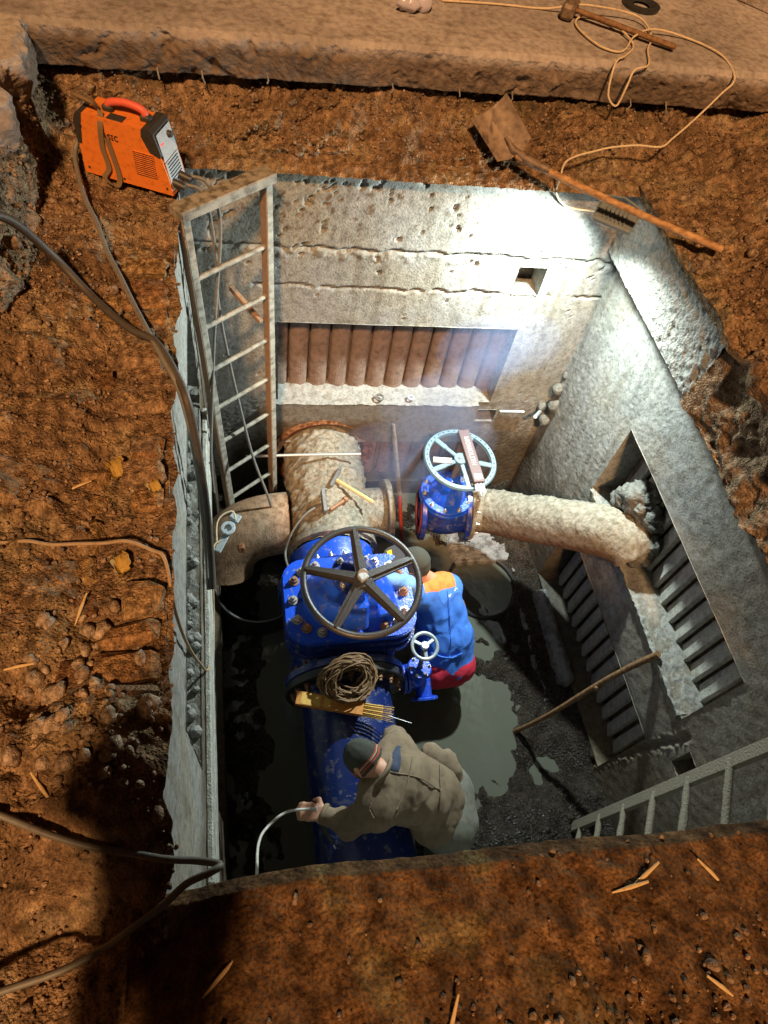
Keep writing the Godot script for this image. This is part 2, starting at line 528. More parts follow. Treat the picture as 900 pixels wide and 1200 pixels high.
func left_cut(a: float, w: float) -> Vector3:
	var z := lerpf(-4.0, 0.9, a)
	var prof := [Vector2(-0.80, -0.3), Vector2(-0.845, -0.02), Vector2(-0.875, 0.1), Vector2(-0.9, 0.2), Vector2(-0.93, 0.3), Vector2(-0.96, 0.4)]
	var c := along(prof, w)
	var q := Vector3(c.x - cut_shift(z), c.y, z)
	var blocky := absf(nrid(q, 0.7)) * 0.06
	return q + Vector3(1, 0.2, 0) * (blocky + clod_noise(q) * 0.8)

func slab_profile(w: float) -> Vector2:
	return along([Vector2(-9.0, 0.5), Vector2(-2.5, 0.5), Vector2(-0.8, 0.5), Vector2(-0.35, 0.5), Vector2(-0.12, 0.5), Vector2(-0.03, 0.497), Vector2(0.0, 0.475), Vector2(0.004, 0.42), Vector2(-0.005, 0.36), Vector2(-0.02, 0.295), Vector2(-0.1, 0.275), Vector2(-0.5, 0.275)], w)

func slab_back(a: float, w: float) -> Vector3:
	var x := lerpf(-0.98, 3.2, a) if a > 0.0 and a < 1.0 else lerpf(-3.0, 9.0, a)
	var c := slab_profile(w)
	var q := Vector3(x, c.y, -3.69 + c.x)
	var edge := smoothstep(0.38, 0.5, w)
	var chip := nlo(q, 1.3) * 0.03 + nmid(q, 1.2) * 0.009 + n_hi.get_noise_3d(q.x, q.y, q.z) * 0.004 - maxf(0.0, nmid(q, 0.6) - 0.15) * 0.06
	return q + Vector3(0, nlo(q) * 0.004 + edge * nmid(q, 3.0) * 0.003, chip * edge)

func slab_left(a: float, w: float) -> Vector3:
	var z := lerpf(-3.95, 1.5, a)
	var c := slab_profile(w)
	var q := Vector3(-0.86 + c.x - cut_shift(z), c.y - 0.006, z)
	var edge := smoothstep(0.38, 0.5, w)
	var bite := maxf(0.0, nlo(Vector3(7, 0, z), 1.1)) * 0.12 + 0.2 * smoothstep(-3.0, -2.75, z)
	return q + Vector3((nlo(q, 1.6) * 0.03 + nmid(q, 1.5) * 0.025 - bite) * edge, nlo(q) * 0.004 + edge * nmid(q, 3.0) * 0.01, 0)

func rock_mesh(sd: int) -> ArrayMesh:
	var g := RandomNumberGenerator.new()
	g.seed = sd
	var mb := Mb.new()
	var oct := [Vector3.RIGHT, Vector3.UP, Vector3.BACK, Vector3.LEFT, Vector3.DOWN, Vector3.FORWARD]
	var pts := {}
	var at := func(d: Vector3) -> int:
		var key := (d * 100).round()
		if not pts.has(key):
			var r := 0.5 * g.randf_range(0.72, 1.1)
			pts[key] = mb.p(d.normalized() * r * Vector3(1.0, 0.7, 0.85))
		return pts[key]
	for sx in [1, -1]:
		for sy in [1, -1]:
			for sz in [1, -1]:
				var a := Vector3(sx, 0, 0)
				var b := Vector3(0, sy, 0)
				var c := Vector3(0, 0, sz)
				var ab := (a + b).normalized()
				var bc := (b + c).normalized()
				var ca := (c + a).normalized()
				for f in [[a, ab, ca], [ab, b, bc], [ca, bc, c], [ab, bc, ca]]:
					var i: int = at.call(f[0])
					var j: int = at.call(f[1])
					var k: int = at.call(f[2])
					if sx * sy * sz > 0:
						mb.t(i, j, k)
					else:
						mb.t(i, k, j)
	return mb.mesh(Vector3.ZERO)

var rocks := []

# loose stones of a bank: the big ones parts named stone, the crumbs one stuff part
func strew(host: Node3D, src: Mb, stones: int, crumbs: int, lo: float, hi: float, ok: Callable, m: Material) -> void:
	if rocks.is_empty():
		for k in 7:
			rocks.append(rock_mesh(100 + k))
	var made := 0
	var tries := 0
	while made < stones and tries < stones * 60:
		tries += 1
		var q := src.v[rng.randi() % src.v.size()]
		if not ok.call(q) or nlo(q, 1.2) < rng.randf_range(-0.5, 0.25):
			continue
		var s := lo + (hi - lo) * pow(rng.randf(), 2.2)
		var o := MeshInstance3D.new()
		o.name = "stone"
		o.mesh = rocks[rng.randi() % 7]
		o.material_override = m
		o.basis = Basis.from_euler(Vector3(rng.randf() * 6, rng.randf() * 6, rng.randf() * 6)).scaled(Vector3.ONE * s)
		o.position = q + Vector3(0, s * 0.12, 0)
		host.add_child(o, true)
		made += 1
	var list := []
	tries = 0
	while list.size() < crumbs and tries < crumbs * 40:
		tries += 1
		var q := src.v[rng.randi() % src.v.size()]
		if not ok.call(q) or nlo(q, 1.5) < rng.randf_range(-0.7, 0.3):
			continue
		list.append(q)
	var mm := MultiMesh.new()
	mm.transform_format = MultiMesh.TRANSFORM_3D
	mm.use_colors = true
	mm.mesh = rocks[3]
	mm.instance_count = list.size()
	for k in list.size():
		var s := 0.006 + 0.02 * pow(rng.randf(), 2.0)
		mm.set_instance_transform(k, Transform3D(Basis.from_euler(Vector3(rng.randf() * 6, rng.randf() * 6, rng.randf() * 6)).scaled(Vector3.ONE * s), list[k] + Vector3(rng.randf_range(-0.008, 0.008), s * 0.15, rng.randf_range(-0.008, 0.008))))
		var b := rng.randf_range(0.6, 1.5)
		mm.set_instance_color(k, Color(b, b * 0.96, b * 0.92))
	var o := MultiMeshInstance3D.new()
	o.name = "crumbs"
	o.multimesh = mm
	o.material_override = m
	o.set_meta("kind", "stuff")
	host.add_child(o, true)

func surroundings() -> void:
	var mb := Mb.new()
	mb.sheet(110, 470, func(a: float, w: float):
		var z := lerpf(0.75, -3.75, w)
		var x := lerpf(-0.275, -0.99 - cut_shift(z), a)
		return Vector3(x, left_bank_y(x, z), z) + Vector3((nmid(Vector3(x, 5, z)) * 0.012 + nlo(Vector3(0, 5, z), 1.6) * 0.03 + 0.012) * smoothstep(0.25, 0.0, a), 0, 0)
	, func(q: Vector3): return soil_tint(q))
	var o: Node3D = ground(mb, "left_soil_bank", M.soil)
	strew(o, mb, 90, 0, 0.025, 0.085, func(q: Vector3): return Vector2((q.x + 0.47) / 0.2, (q.z + 0.66) / 0.28).length() < 0.9 + nlo(q, 2.0), M.pale_stone)
	strew(o, mb, 80, 4200, 0.022, 0.075, func(q: Vector3): return q.z > -3.4 and q.z < 0.05, M.stone)
	mb = Mb.new()
	mb.sheet(440, 110, near_bank, func(q: Vector3): return soil_tint(q) * Color(0.95, 0.86, 0.8))
	o = ground(mb, "near_soil_bank", M.loam)
	strew(o, mb, 34, 500, 0.014, 0.05, func(q: Vector3): return q.z > -0.12 and q.z < 0.4 and q.x < 1.5 and rng.randf() < 0.05 + smoothstep(0.05, 0.28, q.z), M.stone)
	mb = Mb.new()
	mb.sheet(360, 120, right_bank, func(q: Vector3): return soil_tint(q))
	o = ground(mb, "right_soil_bank", M.soil)
	strew(o, mb, 60, 2600, 0.02, 0.08, func(q: Vector3): return q.x > 2.33 and q.z < -1.2 and q.x < 3.3, M.stone)
	mb = Mb.new()
	mb.sheet(560, 110, back_cut, func(q: Vector3):
		var dark := smoothstep(0.19, 0.31, q.y + nlo(q, 1.5) * 0.16)
		return soil_tint(q).lerp(Color(0.42, 0.42, 0.36), dark))
	o = ground(mb, "dug_soil_face", M.soil)
	strew(o, mb, 110, 4500, 0.022, 0.085, func(q: Vector3): return q.y > 0.02 and q.z < -3.5, M.stone)
	mb = Mb.new()
	mb.sheet(430, 70, left_cut, func(q: Vector3): return Color(1.5, 1.6, 1.45).lerp(soil_tint(q), smoothstep(-0.1, 0.4, nlo(q, 1.0))))
	o = ground(mb, "left_dug_face", M.soil)
	strew(o, mb, 60, 2500, 0.02, 0.07, func(q: Vector3): return q.z < -1.4, M.stone)
	mb = Mb.new()
	mb.sheet(620, 130, slab_back, func(q: Vector3):
		var f := smoothstep(0.47, 0.42, q.y)
		return Color(1, 1, 1).lerp(Color(0.5, 0.42, 0.34), f) * (0.85 + 0.4 * nlo(q, 0.6)))
	o = ground(mb, "street_slab", M.slab)
	# stubs of reinforcement and roots under the broken edge of the slab
	for k in range(0, 15, 2):
		var x := [-0.33, -0.26, -0.12, 0.02, 0.2, 0.46, 0.84, 0.99, 1.5, 1.98, 2.2, 2.3, 2.42, 2.05, 1.2][k] as float
		mb = Mb.new()
		var h := rng.randf_range(0.02, 0.055)
		mb.tube([Vector3(x, 0.32, -3.70), Vector3(x + 0.004, 0.32 - h * 0.5, -3.675), Vector3(x + rng.randf_range(-0.02, 0.02), 0.32 - h, -3.67)], 0.0045, 6)
		put(mb, "reinforcement_stub", M.tan_steel, o)
	mb = Mb.new()
	mb.sheet(420, 110, slab_left, func(q: Vector3): return Color(0.95, 0.95, 0.92).lerp(Color(0.7, 0.6, 0.5), smoothstep(0.47, 0.42, q.y)))
	ground(mb, "left_street_slab", M.slab)
	# far ground out to the horizon, under and round everything
	mb = Mb.new()
	for r in [[-80.0, -80.0, 80.0, -9.0], [-80.0, 1.4, 80.0, 80.0], [-80.0, -9.0, -3.9, 1.4], [4.1, -9.0, 80.0, 1.4]]:
		mb.quad(Vector3(r[0], 0.42, r[3]), Vector3(r[2], 0.42, r[3]), Vector3(r[2], 0.42, r[1]), Vector3(r[0], 0.42, r[1]))
	ground(mb, "street_ground", M.slab)

# a wall face with displaced surface; holes are Rect2 in (u, v) metres; every hole gets reveals
func face(mb: Mb, o: Vector3, du: Vector3, dv: Vector3, w: float, h: float, step: float, holes: Array, bulge: Callable, tint: Callable, deep: float) -> void:
	var nu := int(round(w / step))
	var nv := int(round(h / step))
	var n := du.cross(dv).normalized()
	mb.sheet(nu, nv, func(a: float, b: float):
		var q := o + du * w * a + dv * h * b
		var mask := 1.0
		for r in holes:
			var d := maxf(maxf(r.position.x - a * w, a * w - r.end.x), maxf(r.position.y - b * h, b * h - r.end.y))
			mask = minf(mask, smoothstep(0.0, 0.04, absf(d)))
		return q + n * (bulge.call(q) * mask + nmid(q, 2.5) * 0.003 * (1.0 - mask))
	, tint, func(a: float, b: float):
		for r in holes:
			if r.has_point(Vector2(a * w, b * h)):
				return true
		return false)
	for r in holes:
		var c := [r.position, Vector2(r.end.x, r.position.y), r.end, Vector2(r.position.x, r.end.y)]
		for k in 4:
			var a: Vector3 = o + du * c[k].x + dv * c[k].y + n * 0.004
			var b: Vector3 = o + du * c[(k + 1) % 4].x + dv * c[(k + 1) % 4].y + n * 0.004
			mb.col = tint.call((a + b) * 0.5)
			mb.sheet(16, 4, func(s: float, t2: float):
				var q := a.lerp(b, s) - n * deep * t2
				return q + Vector3(nmid(q, 3.0), nmid(q + Vector3(9, 0, 0), 3.0), nmid(q + Vector3(0, 9, 0), 3.0)) * 0.004
			, tint)

func concrete_tint(q: Vector3) -> Color:
	var streak := n_lo.get_noise_3d(q.x * 4.0, q.y * 0.5, q.z * 4.0)
	var c := Color(1.02, 1.02, 1.0) * (1.0 + 0.28 * streak + 0.15 * nlo(q, 0.7))
	var warm := clampf(nlo(q + Vector3(20, 0, 0), 0.5) * 1.6, 0.0, 0.7)
	c = c.lerp(Color(0.95, 0.84, 0.66), warm * 0.8)
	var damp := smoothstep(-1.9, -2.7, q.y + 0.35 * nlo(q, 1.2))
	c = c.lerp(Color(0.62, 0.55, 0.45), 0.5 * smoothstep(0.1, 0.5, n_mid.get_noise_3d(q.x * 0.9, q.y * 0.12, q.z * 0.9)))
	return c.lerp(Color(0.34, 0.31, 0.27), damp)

func back_plane(x: float, y: float, off := 0.0) -> Vector3:
	return Vector3(x, y, -3.51 + 0.048 * x + off)

func chamber() -> void:
	# --- back wall
	var w := thing("back_wall", "stained concrete back wall of the pit with ribbed window opening and square hole", "wall", back_plane(1.06, -3.2))
	var mb := Mb.new()
	var o := back_plane(-0.30, -3.2)
	var du := Vector3(1, 0, 0.048)
	var holes := [Rect2(0.54, 1.36, 1.66, 0.75), Rect2(2.06, 2.405, 0.18, 0.215), Rect2(1.28, 0.3, 0.95, 0.6), Rect2(0.5, 0.3, 0.78, 0.82), Rect2(2.12, 1.13, 0.16, 0.14)]
	face(mb, o, du, Vector3.UP, 2.74, 3.2, 0.0115, holes, func(q: Vector3):
		var f := nlo(q, 0.6) * 0.006
		var pit := (nmid(q, 1.1) + 0.6 * nmid(q, 3.1) + 0.25 * nmid(q, 7.0)) * (0.55 + 0.75 * smoothstep(-0.15, 0.25, nlo(q, 1.3)))
		var zone := 0.6 - 0.36 * smoothstep(1.2, 0.2, q.x) * smoothstep(-0.55, -0.1, q.y) + 0.25 * smoothstep(-0.5, -0.9, q.y)
		zone -= 0.5 * exp(-(pow(q.x - 1.07, 2) + pow(q.y + 0.2, 2)) / 0.012)
		f -= 0.016 * smoothstep(zone, zone + 0.12, pit)
		var line := absf(q.y + 0.52 + nmid(Vector3(q.x, 0, 1), 0.8) * 0.025)
		f -= 0.017 * smoothstep(0.014, 0.004, line) * smoothstep(-0.35, 0.1, nlo(q, 2.0) + 0.25)
		f += 0.006 * smoothstep(0.035, 0.02, absf(q.y + 0.56 + nmid(Vector3(q.x, 0, 1), 0.8) * 0.025)) * smoothstep(-0.1, 0.35, nmid(q, 1.2))
		line = absf(q.y + 0.80 + nmid(Vector3(q.x, 4, 1), 0.8) * 0.03)
		f -= 0.014 * smoothstep(0.012, 0.003, line) * smoothstep(0.0, 0.25, nlo(q, 1.7) + 0.12)
		if q.y < -1.85:
			f += 0.004 * nmid(q, 5.0) + 0.003 * nmid(q, 9.0)
		return f
	, func(q: Vector3):
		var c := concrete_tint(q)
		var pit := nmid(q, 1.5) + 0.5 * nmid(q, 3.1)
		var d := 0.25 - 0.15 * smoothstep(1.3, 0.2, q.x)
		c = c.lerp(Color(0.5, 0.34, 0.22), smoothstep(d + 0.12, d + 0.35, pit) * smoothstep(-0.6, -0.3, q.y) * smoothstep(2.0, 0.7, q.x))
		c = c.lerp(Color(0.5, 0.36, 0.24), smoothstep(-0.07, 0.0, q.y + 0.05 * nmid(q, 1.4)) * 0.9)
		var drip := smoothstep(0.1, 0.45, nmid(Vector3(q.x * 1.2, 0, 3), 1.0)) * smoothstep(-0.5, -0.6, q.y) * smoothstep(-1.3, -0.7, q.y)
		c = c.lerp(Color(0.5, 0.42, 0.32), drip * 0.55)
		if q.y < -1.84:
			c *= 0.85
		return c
	, 0.17)
	put(mb, "wall_face", M.concrete, w)
	# ribs in the upper window
	for k in 12:
		mb = Mb.new()
		var x := 0.18 + 0.148 * k
		var top := -1.04 + 0.01 * nlo(Vector3(k, 0, 0), 3.0)
		var prof := PackedVector2Array()
		for s in 13:
			var a := PI * s / 12.0
			prof.append(Vector2(0.069 * cos(a), 0.055 * pow(sin(a), 0.7)))
		mb.prism(Transform3D(Basis(Vector3(1, 0, 0.048), Vector3(0, 1, 0), Vector3(0, 0, -1)), back_plane(x + 0.074, -1.86, -0.185)), prof, top + 1.86)
		put(mb, "rib", M.rib, w)
	mb = Mb.new()
	mb.box(back_plane(1.06, -1.6, -0.33), Vector3(2.6, 3.2, 0.24), 0.01, Basis(Vector3.UP, -0.048))
	put(mb, "backing", M.rib, w)
	# sill and the beam under it
	mb = Mb.new()
	mb.sheet(120, 14, func(a: float, b: float):
		var q := back_plane(lerpf(0.22, 1.8, a), -1.845 + b * 0.02, lerpf(0.045, -0.2, b))
		return q + Vector3(0, 0.014 * maxf(0, nmid(q, 2.0)) + 0.012 * nlo(q, 2.5) + 0.03 * smoothstep(0.6, 0.0, a) * b * (0.6 + nmid(q, 1.5)), 0))
	put(mb, "sill", M.concrete, w)
	mb = Mb.new()
	mb.sheet(110, 30, func(a: float, b: float):
		var q := back_plane(lerpf(0.22, 1.8, a), lerpf(-2.28, -1.845, b), 0.05)
		if q.x < 0.95:
			q.y = maxf(q.y, lerpf(-2.08 - 0.2 * pow(absf(q.x - 0.6) / 0.35, 2.0), -1.845, b) + 0.012 * nmid(q, 2.0))
		return q + Vector3(0, 0, 0.004 * nlo(q, 1.5) + 0.0012 * nmid(q, 4.0))
	, func(q: Vector3): return Color(0.72, 0.72, 0.70).lerp(Color(0.4, 0.27, 0.18), smoothstep(-1.98, -2.1, q.y + 0.06 * nmid(q, 1.0)) * smoothstep(1.2, 0.9, q.x)))
	mb.quad(back_plane(1.8, -2.28, 0.05), back_plane(1.8, -2.28, -0.15), back_plane(1.8, -1.845, -0.15), back_plane(1.8, -1.845, 0.05))
	mb.quad(back_plane(0.22, -2.28, -0.15), back_plane(1.8, -2.28, -0.15), back_plane(1.8, -2.28, 0.05), back_plane(0.22, -2.28, 0.05))
	put(mb, "beam", M.concrete, w)
	# lower opening: brown ribs in the dark
	for k in 7:
		mb = Mb.new()
		mb.box(back_plane(1.05 + 0.14 * k, -2.6, -0.13), Vector3(0.115, 0.66, 0.06), 0.025)
		put(mb, "lower_rib", M.rib, w)
	# sleeve round the main pipe
	mb = Mb.new()
	mb.lathe(Transform3D(Basis(Vector3.RIGHT, PI / 2), Vector3(0.6, -2.45, -3.62)), [Vector2(0.43, 0.0), Vector2(0.43, 0.19), Vector2(0.40, 0.2), Vector2(0.345, 0.17), Vector2(0.345, 0.0)], 40)
	put(mb, "pipe_sleeve", M.rust, w)
	mb = Mb.new()
	mb.lathe(Transform3D(Basis(Vector3.RIGHT, PI / 2), back_plane(1.01, -1.8, -0.0) + Vector3(0, -0.01, 0)).rotated_local(Vector3.RIGHT, -PI / 2), [Vector2(0.022, 0.0), Vector2(0.036, 0.0), Vector2(0.036, 0.012), Vector2(0.022, 0.012), Vector2(0.022, 0.0)], 20)
	var ring := put(mb, "steel_ring", M.gray_steel)
	tag(ring, "large dark steel ring on the window sill, left of the two", "ring", "steel rings on the sill")
	mb = Mb.new()
	mb.lathe(Transform3D(Basis(), back_plane(1.255, -1.81, 0.0)), [Vector2(0.012, 0.0), Vector2(0.028, 0.0), Vector2(0.028, 0.012), Vector2(0.012, 0.012), Vector2(0.012, 0.0)], 20)
	tag(put(mb, "steel_ring", M.silver), "small bright washer on the window sill, right of the two", "ring", "steel rings on the sill")
	# rough mortar lumps in the right corner, and two stubs of pipe
	mb = Mb.new()
	mb.tube([Vector3(2.33, -1.9, -3.36), Vector3(2.2, -1.78, -3.2)], 0.016, 10)
	mb.tube([back_plane(2.0, -1.93, 0.02), back_plane(2.2, -1.92, 0.03)], 0.012, 8)
	put(mb, "pipe_stub", M.silver, w)
	for k in 5:
		mb = Mb.new()
		var c: Vector3 = [Vector3(2.37, -1.62, -3.33), Vector3(2.39, -1.78, -3.3), Vector3(2.36, -1.95, -3.3), Vector3(2.33, -1.86, -3.37), Vector3(2.4, -1.5, -3.36)][k]
		var r := [0.04, 0.05, 0.045, 0.035, 0.03][k] as float
		mb.col = Color(0.62, 0.6, 0.56)
		lump(mb, c, Vector3(r, r * 1.3, r), 0.35)
		put(mb, "mortar_lump", M.rough_concrete, w)
	# --- right wall
	w = thing("right_wall", "rough grey concrete right wall with two slanted rows of slats and projecting broken top", "wall", Vector3(2.4, -3.2, -1.8))
	mb = Mb.new()
	# u runs towards +z (from the far end), v up
	holes = [Rect2(1.01, 1.5, 1.66, 0.64), Rect2(1.04, 0.26, 1.62, 0.78), Rect2(2.85, 1.24, 0.14, 0.22)]
	face(mb, Vector3(2.4, -3.2, -3.47), Vector3(0, 0, 1), Vector3.UP, 3.42, 2.95, 0.0125, holes, func(q: Vector3):
		var rough := smoothstep(-1.2, -2.4, q.z) * smoothstep(-0.2, 0.3, nlo(Vector3(0, q.y * 0.8 + q.z * 0.9, q.z * 0.3), 1.4) + 0.15)
		var f := nlo(q, 0.6) * 0.008 + nmid(q, 1.3) * 0.003
		f += rough * (0.003 * nmid(q, 3.6) + 0.003 * nmid(q, 7.5))
		var seam := absf(q.z + 0.70 - 0.12 * (q.y + 1.7) + 0.02 * nmid(q, 1.5))
		f -= 0.03 * smoothstep(0.03, 0.008, seam) * smoothstep(-1.68, -1.75, q.y)
		f += 0.02 * smoothstep(0.06, 0.03, seam) * smoothstep(-1.68, -1.75, q.y) * nmid(q, 2.0)
		return f
	, func(q: Vector3):
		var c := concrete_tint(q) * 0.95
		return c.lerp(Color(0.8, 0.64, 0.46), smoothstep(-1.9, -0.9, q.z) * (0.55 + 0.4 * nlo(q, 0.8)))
	, 0.22)
	put(mb, "wall_face", M.concrete, w)
	mb = Mb.new()
	mb.box(Vector3(2.78, -1.7, -1.75), Vector3(0.3, 3.0, 3.6), 0.01)
	put(mb, "backing", M.rib, w)
	for k in 12:
		mb = Mb.new()
		var z := -0.93 - 0.128 * k
		mb.box(Vector3(2.59, -1.37, z), Vector3(0.035, 0.72, 0.112), 0.006, Basis(Vector3.UP, -0.35))
		put(mb, "slat", M.gray_rib, w)
		mb = Mb.new()
		mb.box(Vector3(2.58, -2.55, z), Vector3(0.035, 0.86, 0.1), 0.006, Basis(Vector3.UP, -0.35))
		put(mb, "lower_slat", M.gray_rib, w)
	mb = Mb.new()
	mb.sheet(24, 130, func(a: float, b: float):
		var q := Vector3(lerpf(2.375, 2.62, a), -1.7, lerpf(-0.825, -2.445, b))
		return q + Vector3(0.01 * nmid(q, 2.0), (0.004 + 0.012 * (1.0 - a)) * nmid(q, 2.6) + 0.008 * nlo(q, 2.0), 0)
	, func(q: Vector3): return Color(1.3, 1.27, 1.18))
	mb.sheet(3, 130, func(a: float, b: float):
		var q := Vector3(2.375 + 0.022 * (1.0 - a), lerpf(-1.78, -1.7, a), lerpf(-0.825, -2.445, b))
		return q + Vector3(0.012 * nmid(q, 2.0), (0.016 * nmid(q, 2.2) + 0.01 * nlo(q, 2.0)), 0)
	, func(q: Vector3): return Color(1.1, 1.0, 0.8))
	put(mb, "sill", M.concrete, w)
	# rubble and mortar packed round the pipe end
	for k in 9:
		mb = Mb.new()
		mb.col = Color(0.62, 0.61, 0.57)
		var c: Vector3 = [Vector3(2.5, -1.38, -2.13), Vector3(2.47, -1.45, -2.2), Vector3(2.53, -1.42, -2.02), Vector3(2.52, -1.5, -1.86), Vector3(2.45, -1.36, -2.05), Vector3(2.5, -1.6, -1.8), Vector3(2.44, -1.66, -1.82), Vector3(2.47, -1.55, -2.24), Vector3(2.54, -1.5, -2.14)][k]
		var r := [0.12, 0.09, 0.11, 0.06, 0.05, 0.035, 0.03, 0.08, 0.12][k] as float
		lump(mb, c, Vector3(r * 0.9, r, r * 1.15), 0.35, 22)
		put(mb, "mortar_lump", M.rough_concrete, w)
	# projecting top of the wall: sound concrete at the back
	mb = Mb.new()
	mb.sheet(110, 40, func(a: float, b: float):
		var z := lerpf(-2.15, -3.42, a)
		var y := lerpf(-0.43, 0.0, b)
		var q := Vector3(2.29 + 0.02 * b, y, z)
		q.x += 0.02 * smoothstep(0.2, 0.0, a) * nmid(q, 1.0)
		return q + Vector3(-1, 0, 0) * (0.012 * nmid(q, 2.2) + 0.01 * nlo(q, 1.0))
	, func(q: Vector3): return Color(1, 1, 0.97))
	mb.sheet(110, 4, func(a: float, b: float):
		var q := Vector3(lerpf(2.42, 2.29, b), -0.43, lerpf(-2.15, -3.42, a))
		return q + Vector3(0, 0.006 * nmid(q, 2.2), 0))
	put(mb, "projecting_top", M.rough_concrete, w)
	mb = Mb.new()
	mb.sheet(170, 60, func(a: float, b: float):
		var z := lerpf(-0.05, -2.16, a)
		var y := lerpf(-0.47, 0.01, b)
		var q := Vector3(2.28 + 0.05 * b, y, z)
		var e := smoothstep(1.0, 0.9, a)
		return q + Vector3(-1, 0.1, 0) * (0.05 * nlo(q, 1.3) + 0.02 * nmid(q, 1.0) + 0.006 * nmid(q, 3.0) - 0.03) * e + Vector3(0, (0.05 * nlo(Vector3(1, 0, z), 1.4) + 0.02 * nmid(Vector3(1, 0, z), 1.4)) * (1.0 - b), 0)
	, func(q: Vector3): return Color(0.9, 0.85, 0.8) * (1.0 + 0.3 * nlo(q, 1.0)))
	mb.sheet(170, 4, func(a: float, b: float):
		var q := Vector3(lerpf(2.44, 2.31, b), -0.46, lerpf(-0.05, -2.16, a))
		return q + Vector3(0, 0.02 * nmid(q, 2.2), 0))
	put(mb, "broken_top", M.soil, w)
	# --- left wall
	w = thing("left_wall", "pale concrete left wall of the pit below the row of bricks", "wall", Vector3(-0.28, -3.2, -1.8))
	mb = Mb.new()
	holes = [Rect2(0.68, 2.0, 2.3, 0.65), Rect2(0.68, 0.3, 2.3, 1.25)]
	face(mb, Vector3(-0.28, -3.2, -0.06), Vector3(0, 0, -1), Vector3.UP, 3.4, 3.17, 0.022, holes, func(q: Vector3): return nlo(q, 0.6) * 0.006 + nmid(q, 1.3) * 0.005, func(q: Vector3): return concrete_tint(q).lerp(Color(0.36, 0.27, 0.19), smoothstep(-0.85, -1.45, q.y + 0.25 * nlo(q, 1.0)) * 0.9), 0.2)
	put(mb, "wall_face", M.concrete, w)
	mb = Mb.new()
	mb.sheet(14, 110, func(a: float, b: float):
		var q := Vector3(lerpf(-0.5, -0.285, a), -1.2, lerpf(-0.74, -3.04, b))
		return q + Vector3(0, 0.02 * nmid(q, 2.0) + 0.03 * (1.0 - a), 0)
	, func(q: Vector3): return Color(0.7, 0.7, 0.66))
	put(mb, "sill", M.rough_concrete, w)
	mb = Mb.new()
	mb.box(Vector3(-0.6, -1.78, -1.9), Vector3(0.24, 2.8, 3.2), 0.01)
	put(mb, "backing", M.rough_concrete, w)
	for k in 2:
		mb = Mb.new()
		mb.bar(Vector3(-0.262, -1.42 - 0.2 * k, -0.3), Vector3(-0.262, -1.42 - 0.2 * k, -3.0), 0.03, 0.14, Vector3.UP, 0.006)
		put(mb, "board", M.gray_rib, w)
	mb = Mb.new()
	for k in 40:
		lump(mb, Vector3(-0.36 + 0.06 * rng.randf(), -1.19, rng.randf_range(-2.9, -0.9)), Vector3.ONE * rng.randf_range(0.012, 0.035), 0.4, 6)
	put(mb, "rubble", M.rough_concrete, w).set_meta("kind", "stuff")
	# --- near wall
	w = thing("near_wall", "dark concrete near wall of the pit under the soil rim", "wall", Vector3(1.06, -3.2, -0.05))
	mb = Mb.new()
	mb.sheet(60, 60, func(a: float, b: float):
		var q := Vector3(lerpf(2.45, -0.3, a), lerpf(-3.2, 0.0, b), -0.075)
		return q + Vector3(0, 0, nlo(q) * 0.008)
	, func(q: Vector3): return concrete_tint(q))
	put(mb, "wall_face", M.concrete, w)
	# --- bricks along the left rim
	w = thing("brick_course", "worn row of earthy red bricks along the left rim of the pit", "brickwork", Vector3(-0.4, -0.1, -1.8))
	var z := -3.02
	var first := true
	while z < -0.5:
		var bw := rng.randf_range(0.09, 0.145)
		for row in 3:
			var len := rng.randf_range(0.09, 0.22)
			if row > 0 and rng.randf() < 0.3 + 0.1 * row:
				continue
			if row == 0 and rng.randf() < 0.12:
				continue
			mb = Mb.new()
			mb.col = Color(1.25, 1.2, 0.95).lerp(Color(0.6, 0.5, 0.45), rng.randf()) * (1.15 if row == 0 else 0.95)
			var wob := Basis.from_euler(Vector3(rng.randf_range(-0.09, 0.09), rng.randf_range(-0.12, 0.12), rng.randf_range(-0.08, 0.08)))
			var c := Vector3(-0.285 - len * 0.5 - 0.19 * row - rng.randf() * 0.02, -0.031 - 0.012 * row + rng.randf_range(-0.016, 0.016), z + bw * 0.5)
			worn_brick(mb, c, Vector3(len, 0.075, bw - 0.012), wob)
			put(mb, "brick", M.brick, w)
			if row == 0:
				mb = Mb.new()
				worn_brick(mb, c + Vector3(-0.01 * rng.randf(), -0.083, rng.randf_range(-0.03, 0.03)), Vector3(len, 0.072, bw - 0.01), wob)
				put(mb, "brick", M.brick, w)
		z += bw
	# --- floor, water, kerbs
	mb = Mb.new()
